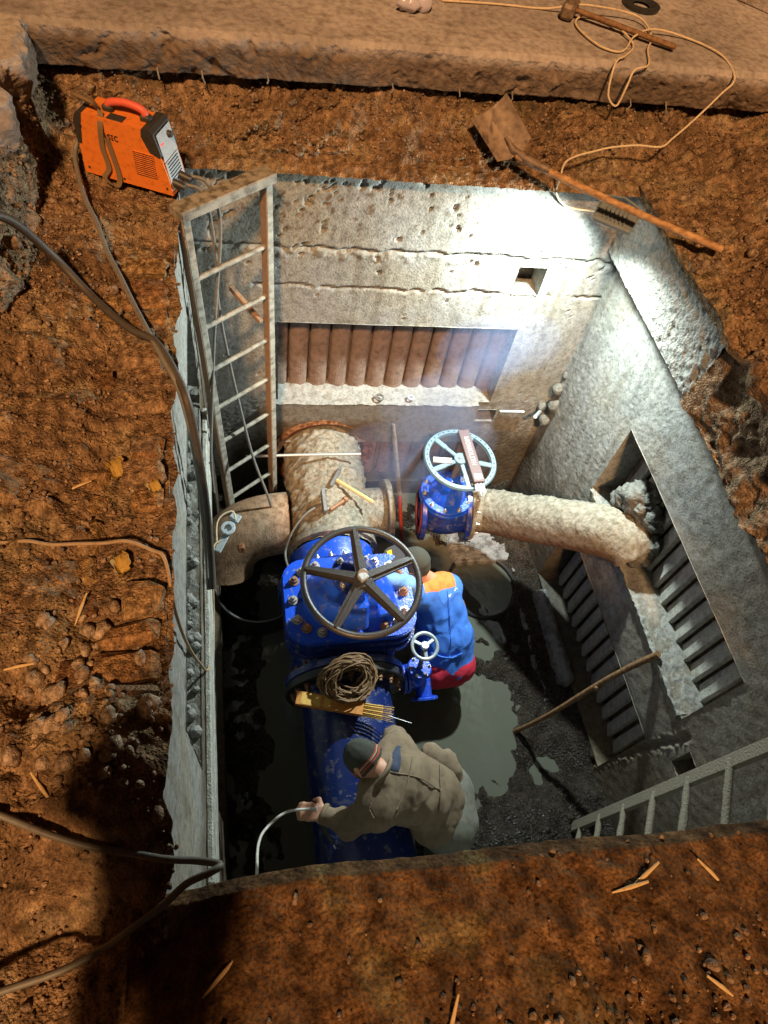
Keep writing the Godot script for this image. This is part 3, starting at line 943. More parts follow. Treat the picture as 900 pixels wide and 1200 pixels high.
	mb.sheet(200, 230, func(a: float, b: float):
		var q := Vector3(lerpf(-0.5, 2.75, a), -3.2, lerpf(0.0, -3.6, b))
		var y := -3.15 + 0.03 * nlo(q, 0.9) + 0.02 * nmid(q, 1.0)
		var heap := smoothstep(0.85, 0.1, Vector2((q.x - 1.85) / 0.95, (q.z + 0.55) / 0.55).length() + 0.25 * nlo(q, 1.6))
		y += 0.13 * heap + heap * 0.035 * nmid(q, 2.4)
		var bank := smoothstep(1.7, 1.95, q.x + 0.3 * nlo(q, 1.0) + 0.12 * nmid(q, 0.6)) * smoothstep(-0.7, -1.1, q.z)
		y += bank * (0.07 + 0.016 * nmid(q, 1.6) + 0.004 * nmid(q, 4.0))
		y -= 0.09 * smoothstep(0.32, 0.24, Vector2(q.x - 1.92, q.z + 2.42).length())
		y += 0.12 * smoothstep(2.05, 2.45, q.x) + 0.05 * smoothstep(-2.6, -3.2, q.z)
		y += 0.06 * smoothstep(0.25, -0.1, q.x + 0.2 * nlo(q, 1.0)) + 0.003 * nmid(q, 3.0)
		return Vector3(q.x, y, q.z)
	, func(q: Vector3):
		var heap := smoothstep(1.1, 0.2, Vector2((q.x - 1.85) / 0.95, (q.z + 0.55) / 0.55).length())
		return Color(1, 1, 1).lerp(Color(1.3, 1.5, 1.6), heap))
	o = Vector3.ZERO
	var fl := ground(mb, "pit_floor", M.mud)
	mb = Mb.new()
	mb.quad(Vector3(-0.5, -3.1, 0), Vector3(2.7, -3.1, 0), Vector3(2.7, -3.1, -3.6), Vector3(-0.5, -3.1, -3.6))
	ground(mb, "water", M.water)
	w = thing("concrete_kerb", "wet grey concrete kerb on the pit floor beside the round sump", "kerb", Vector3(2.2, -3.15, -2.2))
	for seg in [[-2.98, -2.62, 1.66, 2.36], [-2.6, -2.36, 2.2, 2.36], [-2.345, -1.3, 2.17, 2.35]]:
		mb = Mb.new()
		mb.sheet(40, 60, func(a: float, b: float):
			var zz := lerpf(seg[0], seg[1], 1.0 - b)
			var x0: float = seg[2] + 0.03 * nlo(Vector3(4, 0, zz), 1.5)
			var q := Vector3(lerpf(x0, seg[3], a), 0, zz)
			var e := minf(minf(a, 1.0 - a) * 5.0, minf(b, 1.0 - b) * 8.0)
			return Vector3(q.x, -3.15 + 0.10 * smoothstep(0.0, 0.5, e) + 0.012 * nmid(q, 2.2) + 0.02 * nlo(q, 1.5), q.z))
		put(mb, "kerb_block", M.wet_concrete, w)
	w = thing("fallen_beam", "muddy concrete bar lying against the foot of the right wall", "beam", Vector3(2.36, -3.1, -1.9))
	mb = Mb.new()
	mb.sheet(16, 70, func(a: float, b: float):
		var an := PI * (1.0 - a) * 1.2 - 0.3
		var q := Vector3(2.37, -3.0, lerpf(-1.42, -2.3, b))
		var r := 0.085 * smoothstep(0.0, 0.06, minf(b, 1.0 - b))
		q += Vector3(cos(an) * r * 0.8, sin(an) * r * 1.3, 0)
		return q + Vector3(nmid(q, 2.0) * 0.012, nmid(q + Vector3(5, 0, 0), 2.0) * 0.016, 0))
	put(mb, "bar", M.wet_concrete, w)
	# round sump ring
	mb = Mb.new()
	mb.lathe(Transform3D(Basis.from_euler(Vector3(0.03, 0, 0.02)), Vector3(1.92, -3.16, -2.42)), [Vector2(0.285, 0.0), Vector2(0.285, 0.09), Vector2(0.30, 0.1), Vector2(0.31, 0.09), Vector2(0.31, 0.0)], 48)
	tag(put(mb, "sump_ring", M.black_steel), "thin round steel rim of a flooded sump in the floor", "sump ring")
	mb = Mb.new()

func worn_brick(mb: Mb, c: Vector3, s: Vector3, turn: Basis) -> void:
	var first := mb.v.size()
	mb.box(c, s, 0.02, turn)
	for k in range(first, mb.v.size()):
		var q := mb.v[k]
		mb.v[k] = q + Vector3(nmid(q, 1.8), nmid(q + Vector3(7, 0, 0), 1.8), nmid(q + Vector3(0, 7, 0), 1.8)) * 0.03

func lump(mb: Mb, c: Vector3, r: Vector3, amount := 0.3, n := 12) -> void:
	var first := mb.v.size()
	for j in n + 1:
		for i in n + 1:
			var th := PI * j / n
			var ph := TAU * i / n
			var d := Vector3(sin(th) * cos(ph), cos(th), sin(th) * sin(ph))
			var q := c + d * r * 0.8
			mb.p(c + d * r * (1.0 + amount * (nmid(q, 1.6) + 0.6 * nmid(q, 4.0))))
	for j in n:
		for i in n:
			var a := first + j * (n + 1) + i
			mb.t(a, a + 1, a + n + 2)
			mb.t(a, a + n + 2, a + n + 1)

# ---------- smooth curves and bodies ----------
func smooth(pts: Array, per := 8) -> Array:
	var out := []
	for k in pts.size() - 1:
		var a: Vector3 = pts[maxi(k - 1, 0)]
		var b: Vector3 = pts[k]
		var c: Vector3 = pts[k + 1]
		var d: Vector3 = pts[mini(k + 2, pts.size() - 1)]
		for s in per:
			out.append(b.cubic_interpolate(c, a, d, float(s) / per))
	out.append(pts[pts.size() - 1])
	return out

func cable(called: String, label: String, cat: String, pts: Array, r: float, m: Material, group := "") -> MeshInstance3D:
	var mb := Mb.new()
	mb.tube(smooth(pts), r, 9)
	var o := put(mb, called, m)
	tag(o, label, cat, group)
	return o

func cyl(mb: Mb, a: Vector3, b: Vector3, r: float, r2 := -1.0, sides := 28, bev := 0.004) -> void:
	if r2 < 0:
		r2 = r
	var y := (b - a).normalized()
	var x := (Vector3.UP if absf(y.y) < 0.9 else Vector3.RIGHT).cross(y).normalized()
	var h := a.distance_to(b)
	mb.lathe(Transform3D(Basis(x, y, x.cross(y)), a), [Vector2(0, 0), Vector2(r - bev, 0), Vector2(r, bev), Vector2(r2, h - bev), Vector2(r2 - bev, h), Vector2(0, h)], sides)

func hexbolt(a: Vector3, dir: Vector3, r: float, h: float) -> Mb:
	var mb := Mb.new()
	cyl(mb, a, a + dir * h * 0.25, r * 1.35, -1.0, 14, 0.001)
	cyl(mb, a + dir * h * 0.2, a + dir * h, r, -1.0, 6, 0.003)
	cyl(mb, a + dir * h * 0.9, a + dir * h * 1.5, r * 0.55, -1.0, 8, 0.002)
	return mb

func ring_plate(mb: Mb, at: Vector3, axis: Vector3, ro: float, ri: float, th: float, sides := 44) -> void:
	var y := axis.normalized()
	var x := (Vector3.UP if absf(y.y) < 0.9 else Vector3.RIGHT).cross(y).normalized()
	mb.lathe(Transform3D(Basis(x, y, x.cross(y)), at), [Vector2(ri, 0), Vector2(ro - 0.005, 0), Vector2(ro, 0.005), Vector2(ro, th - 0.005), Vector2(ro - 0.005, th), Vector2(ri, th), Vector2(ri, 0)], sides)

# smooth union of tapered capsules [a, b, ra, rb] meshed as surface nets
func body(mb: Mb, caps: Array, cell: float, kk := 0.016, wrinkle := 0.0, tint = null) -> void:
	var lo := Vector3.INF
	var hi := -Vector3.INF
	for c in caps:
		var r := maxf(c[2], c[3])
		for q in [c[0], c[1]]:
			lo = lo.min(q - Vector3.ONE * (r + 0.03))
			hi = hi.max(q + Vector3.ONE * (r + 0.03))
	var nx := int((hi.x - lo.x) / cell) + 2
	var ny := int((hi.y - lo.y) / cell) + 2
	var nz := int((hi.z - lo.z) / cell) + 2
	var e := PackedFloat32Array()
	e.resize(nx * ny * nz)
	var pad := minf(kk * 4.0, 0.028)
	for c in caps:
		var a: Vector3 = c[0]
		var ab: Vector3 = c[1] - c[0]
		var l2 := maxf(ab.length_squared(), 1e-8)
		var ra: float = c[2]
		var dr: float = c[3] - ra
		var r := maxf(c[2], c[3]) + pad
		var i0 := ((a.min(c[1]) - Vector3.ONE * r - lo) / cell).floor().max(Vector3.ZERO)
		var i1 := ((a.max(c[1]) + Vector3.ONE * r - lo) / cell).ceil().min(Vector3(nx - 1, ny - 1, nz - 1))
		for k in range(int(i0.z), int(i1.z) + 1):
			for j in range(int(i0.y), int(i1.y) + 1):
				var row := nx * (j + ny * k)
				for i in range(int(i0.x), int(i1.x) + 1):
					var q := lo + Vector3(i, j, k) * cell - a
					var h := clampf(q.dot(ab) / l2, 0.0, 1.0)
					var d := (q - ab * h).length() - ra - dr * h
					if d < pad:
						e[row + i] += exp(-d / kk)
	for n in e.size():
		if e[n] > 0.0:
			e[n] = -kk * log(e[n])
		else:
			e[n] = 1.0
	if wrinkle > 0.0:
		for k in nz:
			for j in ny:
				var row := nx * (j + ny * k)
				for i in nx:
					if absf(e[row + i]) < 0.05:
						var q := lo + Vector3(i, j, k) * cell
						e[row + i] += wrinkle * (absf(nrid(q * Vector3(1.5, 1.2, 0.65))) * 2.4 - 0.7 + 0.5 * nlo(q, 2.0))
	var ids := PackedInt32Array()
	ids.resize(e.size())
	var off := [0, 1, nx, nx + 1, nx * ny, nx * ny + 1, nx * ny + nx, nx * ny + nx + 1]
	var edges := [[0, 1], [2, 3], [4, 5], [6, 7], [0, 2], [1, 3], [4, 6], [5, 7], [0, 4], [1, 5], [2, 6], [3, 7]]
	var lim := cell * 3.0 + wrinkle * 2.0
	for k in nz - 1:
		for j in ny - 1:
			for i in nx - 1:
				var b := i + nx * (j + ny * k)
				if absf(e[b]) > lim and e[b] < 0.9:
					continue
				var neg := 0
				for o in 8:
					if e[b + off[o]] < 0.0:
						neg += 1
				if neg == 0 or neg == 8:
					continue
				var s := Vector3()
				var cnt := 0
				for ed in edges:
					var f0 := e[b + off[ed[0]]]
					var f1 := e[b + off[ed[1]]]
					if (f0 < 0.0) != (f1 < 0.0):
						var t := f0 / (f0 - f1)
						var p0 := Vector3(ed[0] & 1, (ed[0] >> 1) & 1, ed[0] >> 2)
						var p1 := Vector3(ed[1] & 1, (ed[1] >> 1) & 1, ed[1] >> 2)
						s += p0.lerp(p1, t)
						cnt += 1
				var w := lo + (Vector3(i, j, k) + s / cnt) * cell
				if tint != null:
					mb.col = tint.call(w)
				ids[b] = mb.p(w) + 1
	mb.col = Color(1, 1, 1)
	var st := [1, nx, nx * ny]
	for k in range(1, nz - 1):
		for j in range(1, ny - 1):
			for i in range(1, nx - 1):
				var b := i + nx * (j + ny * k)
				if absf(e[b]) > lim:
					continue
				for ax in 3:
					var b2: int = b + st[ax]
					if (e[b] < 0.0) == (e[b2] < 0.0):
						continue
					var u: int = st[(ax + 1) % 3]
					var w: int = st[(ax + 2) % 3]
					var q0 := ids[b - u - w] - 1
					var q1 := ids[b - w] - 1
					var q2 := ids[b] - 1
					var q3 := ids[b - u] - 1
					if q0 < 0 or q1 < 0 or q2 < 0 or q3 < 0:
						continue
					if e[b] < 0.0:
						mb.t(q0, q1, q2)
						mb.t(q0, q2, q3)
					else:
						mb.t(q0, q2, q1)
						mb.t(q0, q3, q2)

# a hand: palm from wrist w along dir, fingers curling towards curl; side = direction of the thumb
func hand_caps(w: Vector3, dir: Vector3, side: Vector3, curl: Vector3, bend: float, s := 1.0) -> Array:
	var caps := []
	for k in 4:
		var f := (k - 1.5) * 0.021 * s
		caps.append([w + dir * 0.015 * s + side * f * 0.6, w + dir * 0.085 * s + side * f, 0.016 * s, 0.013 * s])
	for k in 4:
		var f := (1.5 - k) * 0.021 * s
		var l := [0.075, 0.085, 0.08, 0.062][k] as float
		var a := w + dir * 0.09 * s + side * f
		var d1 := (dir + curl * bend * 0.5).normalized()
		var d2 := (dir + curl * bend * 1.4).normalized()
		var d3 := (dir + curl * bend * 3.0).normalized()
		var b := a + d1 * l * 0.45 * s
		var c := b + d2 * l * 0.32 * s
		caps.append([a, b, 0.011 * s, 0.010 * s])
		caps.append([b, c, 0.010 * s, 0.009 * s])
		caps.append([c, c + d3 * l * 0.26 * s, 0.009 * s, 0.0075 * s])
	var t := w + dir * 0.03 * s + side * 0.032 * s
	var t2 := t + (dir * 0.6 + side * 0.7 + curl * 0.4).normalized() * 0.04 * s
	caps.append([t, t2, 0.014 * s, 0.012 * s])
	caps.append([t2, t2 + (dir * 0.8 + curl * 0.7).normalized() * 0.032 * s, 0.012 * s, 0.009 * s])
	return caps

func print_text(text: String, size: float, depth: float, m: Material, host: Node3D, called: String, xf: Transform3D) -> void:
	var tm := TextMesh.new()
	var f := SystemFont.new()
	f.font_names = PackedStringArray(["Droid Sans"])
	f.font_weight = 700
	tm.font = f
	tm.text = text
	tm.font_size = 64
	tm.pixel_size = size / 64.0
	tm.depth = depth
	var o := MeshInstance3D.new()
	o.name = called
	o.mesh = tm
	o.material_override = m
	o.transform = Transform3D(xf.basis, xf.origin - where(host))
	host.add_child(o, true)

# ---------- pipes and valves ----------
func pipework() -> void:
	# main pipe with its branch
	var t := thing("main_pipe", "large mud covered pipe coming out of the back wall, with short flanged branch", "pipe", Vector3(0.58, -2.78, -3.0))
	var mb := Mb.new()
	mb.sheet(110, 72, func(a: float, b: float):
		var an := -TAU * b
		var z := lerpf(-2.46, -3.62, a)
		var q := Vector3(0.575 + 0.03 * (-z - 2.5) + cos(an) * 0.31, -2.45 + sin(an) * 0.31, z)
		var n := Vector3(cos(an), sin(an), 0)
		var mud := maxf(0.0, nmid(q, 1.3) + 0.1) * 0.04 + nlo(q, 1.6) * 0.01 + nmid(q, 4.0) * 0.006 - 0.01 * smoothstep(0.02, 0.0, absf(nrid(q, 1.6)))
		return q + n * mud * smoothstep(-0.6, 0.4, n.y)
	, func(q: Vector3):
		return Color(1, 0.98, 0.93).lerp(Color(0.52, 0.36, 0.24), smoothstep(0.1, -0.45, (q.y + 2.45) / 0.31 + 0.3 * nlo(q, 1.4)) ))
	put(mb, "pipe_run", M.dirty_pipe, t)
	mb = Mb.new()
	cyl(mb, Vector3(0.75, -2.45, -2.84), Vector3(1.03, -2.45, -2.84), 0.19)
	put(mb, "branch", M.dirty_pipe, t)
	mb = Mb.new()
	ring_plate(mb, Vector3(1.03, -2.45, -2.84), Vector3.RIGHT, 0.255, 0.17, 0.045)
	put(mb, "branch_flange", M.tan_steel, t)
	mb = Mb.new()
	mb.lathe(Transform3D(Basis(Vector3.RIGHT, PI / 2), Vector3(0.575, -2.45, -2.53)), [Vector2(0.31, 0), Vector2(0.345, 0.0), Vector2(0.35, 0.05), Vector2(0.31, 0.06)], 48)
	put(mb, "weld_collar", M.tan_steel, t)
	# big gate valve
	t = thing("gate_valve", "large blue gate valve on the main pipe under a black handwheel", "valve", Vector3(0.57, -2.9, -1.85))
	mb = Mb.new()
	mb.lathe(Transform3D(Basis(Vector3.RIGHT, PI / 2), Vector3(0.57, -2.45, -2.46)), [Vector2(0.30, 0), Vector2(0.312, 0.01), Vector2(0.315, 0.24), Vector2(0.30, 0.26), Vector2(0.30, 0.34), Vector2(0.34, 0.42)], 48, true)
	put(mb, "rear_neck", M.blue, t)
	mb = Mb.new()
	ring_plate(mb, Vector3(0.57, -2.45, -2.24), Vector3.BACK, 0.42, 0.29, 0.05)
	ring_plate(mb, Vector3(0.57, -2.45, -2.185), Vector3.BACK, 0.42, 0.29, 0.055)
	put(mb, "rear_flange", M.navy, t)
	for k in 12:
		var an := PI * (k + 0.5) / 12.0
		put(hexbolt(Vector3(0.57 + cos(an) * 0.37, -2.45 + sin(an) * 0.37, -2.24), Vector3(0, 0, -1), 0.019, 0.035), "bolt", M.bolt, t)
	mb = Mb.new()
	mb.sheet(64, 30, func(a: float, b: float):
		var an := TAU * a
		var y := lerpf(-2.93, -2.1, b)
		var w := lerpf(0.3, 0.39, smoothstep(0.0, 0.5, b)) * (1.0 if b > 0.02 else 0.5)
		var cx := signf(cos(an)) * pow(absf(cos(an)), 0.55)
		var cz := signf(sin(an)) * pow(absf(sin(an)), 0.55)
		return Vector3(0.585 + cx * w, y, -1.86 - cz * lerpf(0.2, 0.25, b)))
	put(mb, "valve_body", M.navy, t)
	var plate := func(hx: float, hz: float, r: float) -> PackedVector2Array:
		var out := PackedVector2Array()
		for c in 4:
			var sx := [1, -1, -1, 1][c] as float
			var sz := [1, 1, -1, -1][c] as float
			for s in 7:
				var an := PI / 2 * (c + s / 6.0)
				out.append(Vector2(sx * (hx - r) + cos(an) * r, sz * (hz - r) + sin(an) * r))
		return out
	for lay in [[-2.2, 0.055, 0.40, 0.30], [-2.135, 0.075, 0.425, 0.325], [-2.05, 0.06, 0.415, 0.315], [-1.985, 0.055, 0.42, 0.30]]:
		mb = Mb.new()
		mb.prism(Transform3D(Basis(), Vector3(0.585, lay[0], -1.87)), plate.call(lay[2] - 0.006, lay[3] - 0.006, 0.15), lay[1])
		mb.prism(Transform3D(Basis(), Vector3(0.585, lay[0] + 0.007, -1.87)), plate.call(lay[2], lay[3], 0.15), lay[1] - 0.014)
		put(mb, "bonnet_flange", M.navy if lay[0] < -2.0 else M.blue, t)
	for k in 16:
		var an := TAU * k / 16.0
		var q := Vector3(0.585 + 0.36 * signf(cos(an)) * pow(absf(cos(an)), 0.62), -1.93, -1.87 + 0.245 * signf(sin(an)) * pow(absf(sin(an)), 0.62))
		put(hexbolt(q, Vector3.UP, 0.024, 0.04), "bolt", M.bolt if k % 3 else M.rust_bolt, t)
		if sin(an) > 0.1:
			put(hexbolt(q + Vector3(0, -0.29, 0.05), Vector3.DOWN, 0.022, 0.03), "nut", M.rust_bolt, t)
	mb = Mb.new()
	mb.sheet(48, 16, func(a: float, b: float):
		var an := TAU * a
		var s := 1.0 - smoothstep(0.0, 1.0, b) * 0.62
		var cx := signf(cos(an)) * pow(absf(cos(an)), 0.7)
		var cz := signf(sin(an)) * pow(absf(sin(an)), 0.7)
		return Vector3(0.585 + cx * 0.30 * s, lerpf(-1.935, -1.62, b), -1.87 - cz * 0.2 * s))
	for sg in [-1, 1]:
		mb.prism(Transform3D(Basis(Vector3.RIGHT, PI / 2), Vector3(0.585, -1.93, -1.885)), PackedVector2Array([Vector2(sg * 0.08, -0.31), Vector2(sg * 0.36, 0.0), Vector2(sg * 0.1, 0.0)]), 0.03)
	mb.box(Vector3(0.585, -1.79, -1.70), Vector3(0.16, 0.2, 0.16), 0.02, Basis(Vector3.RIGHT, -0.5))
	mb.box(Vector3(0.79, -1.86, -1.75), Vector3(0.14, 0.12, 0.14), 0.012, Basis.from_euler(Vector3(0.2, 0.2, 0)))
	put(mb, "bonnet", M.blue, t)
	mb = Mb.new()
	ring_plate(mb, Vector3(0.585, -1.625, -1.86), Vector3.UP, 0.14, 0.03, 0.045, 30)
	cyl(mb, Vector3(0.585, -1.6, -1.85), Vector3(0.578, -1.45, -1.78), 0.075, 0.06)
	ring_plate(mb, Vector3(0.58, -1.47, -1.79), Vector3.UP, 0.105, 0.03, 0.035, 30)
	put(mb, "gland", M.navy, t)
	for k in 4:
		var an := TAU * (k + 0.5) / 4.0
		put(hexbolt(Vector3(0.585 + cos(an) * 0.11, -1.58, -1.86 + sin(an) * 0.11), Vector3.UP, 0.016, 0.03), "bolt", M.bolt, t)
	mb = Mb.new()
	cyl(mb, Vector3(0.578, -1.48, -1.78), Vector3(0.575, -1.24, -1.67), 0.03)
	put(mb, "stem", M.gray_steel, t)
	mb = Mb.new()
	var tilt := Basis.from_euler(Vector3(0.05, 0, -0.02))
	var c := Vector3(0.575, -1.3, -1.66)
	mb.torus(Transform3D(tilt, c), 0.322, 0.019, 72, 12)
	for k in 5:
		var an := PI / 2 + TAU * k / 5.0 + 0.03
		var d := tilt * Vector3(cos(an), 0, -sin(an))
		var side := tilt * Vector3(sin(an), 0, cos(an))
		var n := tilt * Vector3.UP
		var a0 := c + d * 0.03 + n * 0.012
		var b0 := c + d * 0.318
		for hh in [[0.034, 0.022, 0.0], [0.012, 0.012, 0.015]]:
			var w0: float = hh[0]
			var w1: float = hh[1] if hh[2] == 0.0 else 0.008
			var up: Vector3 = n * (0.011 + hh[2])
			var dn: Vector3 = n * (-0.011 + hh[2])
			mb.quad(a0 - side * w0 + up, a0 + side * w0 + up, b0 + side * w1 + up, b0 - side * w1 + up)
			mb.quad(a0 + side * w0 + dn, a0 - side * w0 + dn, b0 - side * w1 + dn, b0 + side * w1 + dn)
			mb.quad(a0 + side * w0 + dn, b0 + side * w1 + dn, b0 + side * w1 + up, a0 + side * w0 + up)
			mb.quad(b0 - side * w1 + dn, a0 - side * w0 + dn, a0 - side * w0 + up, b0 - side * w1 + up)
	cyl(mb, c - Vector3(0, 0.03, 0), c + Vector3(0, 0.03, 0), 0.055)
	var wh := put(mb, "handwheel", M.black_steel, t)
	mb = Mb.new()
	mb.box(c + Vector3(0, 0.045, 0), Vector3(0.05, 0.035, 0.05), 0.006, Basis(Vector3.UP, 0.5))
	put(mb, "wheel_nut", M.silver, wh)
	mb = Mb.new()
	mb.lathe(Transform3D(Basis(Vector3.RIGHT, PI / 2), Vector3(0.56, -2.45, -1.64)), [Vector2(0.36, 0.0), Vector2(0.32, 0.08), Vector2(0.31, 0.16)], 48, true)
	put(mb, "front_neck", M.navy, t)
	mb = Mb.new()
	ring_plate(mb, Vector3(0.555, -2.45, -1.53), Vector3.BACK, 0.405, 0.28, 0.05)
	put(mb, "front_flange", M.navy, t)
	for k in 11:
		var an := PI * (k + 0.5) / 11.0
		put(hexbolt(Vector3(0.555 + cos(an) * 0.355, -2.45 + sin(an) * 0.355, -1.53), Vector3(0, 0, -1), 0.019, 0.03), "bolt", M.rust_bolt, t)
	# front pipe
	t = thing("front_pipe", "dark blue painted pipe in front of the large gate valve under the man", "pipe", Vector3(0.54, -2.76, -0.8))
	mb = Mb.new()
	mb.lathe(Transform3D(Basis(Vector3.RIGHT, PI / 2), Vector3(0.55, -2.45, -1.42)), [Vector2(0.31, 0.0), Vector2(0.3, 0.02), Vector2(0.3, 1.3)], 64)
	put(mb, "pipe_run", M.dark_navy, t)
	mb = Mb.new()
	ring_plate(mb, Vector3(0.553, -2.45, -1.475), Vector3.BACK, 0.405, 0.28, 0.055)
	put(mb, "flange", M.black_steel, t)
	for k in 11:
		var an := PI * (k + 0.5) / 11.0
		put(hexbolt(Vector3(0.553 + cos(an) * 0.355, -2.45 + sin(an) * 0.355, -1.42), Vector3(0, 0, 1), 0.019, 0.035), "bolt", M.rust_bolt, t)
	# bypass valve
	t = thing("bypass_valve", "small blue bypass valve with little silver three spoke wheel beside the large gate valve", "valve", Vector3(1.03, -2.55, -1.45))
	mb = Mb.new()
	cyl(mb, Vector3(0.85, -2.45, -1.47), Vector3(0.97, -2.45, -1.46), 0.05)
	cyl(mb, Vector3(1.0, -2.45, -1.46), Vector3(1.1, -2.45, -1.45), 0.075, 0.06)
	cyl(mb, Vector3(1.05, -2.47, -1.455), Vector3(1.05, -2.33, -1.48), 0.07, 0.055)
	cyl(mb, Vector3(1.09, -2.45, -1.45), Vector3(1.09, -2.5, -1.34), 0.055)
	put(mb, "valve_body", M.blue, t)
	mb = Mb.new()
	ring_plate(mb, Vector3(0.945, -2.45, -1.46), Vector3.RIGHT, 0.10, 0.03, 0.022, 24)
	ring_plate(mb, Vector3(0.972, -2.45, -1.46), Vector3.RIGHT, 0.10, 0.03, 0.022, 24)
	ring_plate(mb, Vector3(1.05, -2.34, -1.48), Vector3.UP, 0.085, 0.02, 0.022, 24)
	ring_plate(mb, Vector3(1.05, -2.315, -1.48), Vector3.UP, 0.08, 0.02, 0.02, 24)
	ring_plate(mb, Vector3(1.09, -2.5, -1.34), Vector3(0, -0.4, 1), 0.095, 0.03, 0.022, 24)
	put(mb, "flange", M.blue, t)
	for k in 6:
		var an := TAU * k / 6.0
		put(hexbolt(Vector3(1.05 + cos(an) * 0.066, -2.296, -1.48 + sin(an) * 0.066), Vector3.UP, 0.009, 0.014), "bolt", M.bolt, t)
		put(hexbolt(Vector3(0.995, -2.45 + cos(an) * 0.08, -1.46 + sin(an) * 0.08), Vector3.RIGHT, 0.009, 0.014), "bolt", M.bolt, t)
	mb = Mb.new()
	cyl(mb, Vector3(1.05, -2.3, -1.48), Vector3(1.06, -2.09, -1.55), 0.016)
	put(mb, "stem", M.gray_steel, t)
	mb = Mb.new()
	tilt = Basis.from_euler(Vector3(0.2, 0, -0.05))
	c = Vector3(1.06, -2.1, -1.55)
	mb.torus(Transform3D(tilt, c), 0.086, 0.013, 40, 8)
	for k in 3:
		var an := PI / 2 + PI + TAU * k / 3.0
		mb.bar(c, c + tilt * Vector3(cos(an), 0, -sin(an)) * 0.084, 0.022, 0.012, Vector3.UP, 0.003)
	cyl(mb, c - Vector3(0, 0.015, 0), c + Vector3(0, 0.022, 0), 0.027)
	put(mb, "handwheel", M.silver, t)
	# small gate valve on the branch
	t = thing("gate_valve", "smaller dark blue gate valve with pale blue handwheel, not yet joined to the branch", "valve", Vector3(1.48, -2.62, -2.78))
	var v0 := Vector3(1.30, -2.38, -2.80)
	var ax := Vector3(0.36, 0.02, 0.05).normalized()
	mb = Mb.new()
	ring_plate(mb, v0, ax, 0.25, 0.16, 0.04)
	put(mb, "open_flange", M.navy, t)
	mb = Mb.new()
	ring_plate(mb, v0 - ax * 0.005, ax, 0.20, 0.155, 0.01)
	put(mb, "sealing_face", M.red_primer, t)
	mb = Mb.new()
	mb.lathe(Transform3D(Basis(ax.cross(Vector3.BACK).normalized(), ax, Vector3.BACK), v0 + ax * 0.03), [Vector2(0.16, 0), Vector2(0.18, 0.03), Vector2(0.2, 0.12), Vector2(0.2, 0.2), Vector2(0.18, 0.29), Vector2(0.16, 0.32)], 36, true)
	mb.lathe(Transform3D(Basis(), v0 + ax * 0.18 + Vector3(0, -0.1, 0)), [Vector2(0.17, 0), Vector2(0.18, 0.1), Vector2(0.165, 0.28)], 32, true)
	put(mb, "valve_body", M.navy, t)
	mb = Mb.new()
	ring_plate(mb, v0 + ax * 0.345, ax, 0.25, 0.12, 0.04)
	put(mb, "joined_flange", M.navy, t)
	for k in 14:
		var an := TAU * k / 14.0
		var q := v0 + ax * 0.39 + Vector3(-0.13 * cos(an) * 0.0, sin(an), cos(an)) * 0.215
		put(hexbolt(q, ax, 0.014, 0.022), "bolt", M.bolt, t)
	mb = Mb.new()
	var top := v0 + ax * 0.18
	ring_plate(mb, top + Vector3(0, 0.17, 0), Vector3.UP, 0.21, 0.03, 0.03, 32)
	ring_plate(mb, top + Vector3(0, 0.205, 0), Vector3.UP, 0.205, 0.03, 0.03, 32)
	mb.lathe(Transform3D(Basis(), top + Vector3(0, 0.23, 0)), [Vector2(0.15, 0), Vector2(0.12, 0.07), Vector2(0.07, 0.11), Vector2(0.06, 0.2), Vector2(0.0, 0.2)], 28, true)
	put(mb, "bonnet", M.blue, t)
	for k in 10:
		var an := TAU * k / 10.0
		put(hexbolt(top + Vector3(cos(an) * 0.18, 0.235, sin(an) * 0.18), Vector3.UP, 0.012, 0.02), "bolt", M.bolt, t)
	mb = Mb.new()
	c = Vector3(1.52, -1.81, -2.84)
	cyl(mb, top + Vector3(0, 0.4, 0), c + Vector3(0, 0.02, 0), 0.02)
	put(mb, "stem", M.gray_steel, t)
	mb = Mb.new()
	tilt = Basis.from_euler(Vector3(0.03, 0.0, -0.05))
	mb.lathe(Transform3D(tilt, c), [Vector2(0.232, -0.012), Vector2(0.272, -0.014), Vector2(0.277, 0.0), Vector2(0.268, 0.013), Vector2(0.238, 0.012), Vector2(0.232, -0.012)], 64)
	for k in 5:
		var an := PI * 0.72 + TAU * k / 5.0
		var d := tilt * Vector3(cos(an), 0, -sin(an))
		mb.bar(c + d * 0.02, c + d * 0.15, 0.032, 0.016, Vector3.UP, 0.005)
		mb.bar(c + d * 0.14, c + d * 0.24, 0.042, 0.016, Vector3.UP, 0.005)
	cyl(mb, c - Vector3(0, 0.025, 0), c + Vector3(0, 0.02, 0), 0.05)
	wh = put(mb, "handwheel", M.pale_blue, t)
	mb = Mb.new()
	for k in 36:
		var an := TAU * k / 36.0
		mb.box(c + tilt * Vector3(cos(an) * 0.253, 0.0125, -sin(an) * 0.253), Vector3(0.011, 0.004, 0.011), 0.001, tilt)
	put(mb, "rim_holes", M.black_steel, wh)
	mb = Mb.new()
	mb.bar(c + Vector3(-0.21, 0.014, 0.0), c + Vector3(-0.07, 0.014, 0.02), 0.05, 0.012, Vector3.UP, 0.003)
	put(mb, "tape", M.pale_print, wh)
	# pipe to the right wall
	t = thing("branch_pipe", "pale dusty bent pipe running from the smaller valve into the right wall", "pipe", Vector3(2.0, -2.3, -2.5))
	var path := smooth([Vector3(1.68, -2.36, -2.75), Vector3(1.86, -2.34, -2.71), Vector3(2.03, -2.16, -2.52), Vector3(2.2, -1.91, -2.3), Vector3(2.36, -1.69, -2.08), Vector3(2.45, -1.62, -1.95), Vector3(2.49, -1.64, -1.88)], 12)
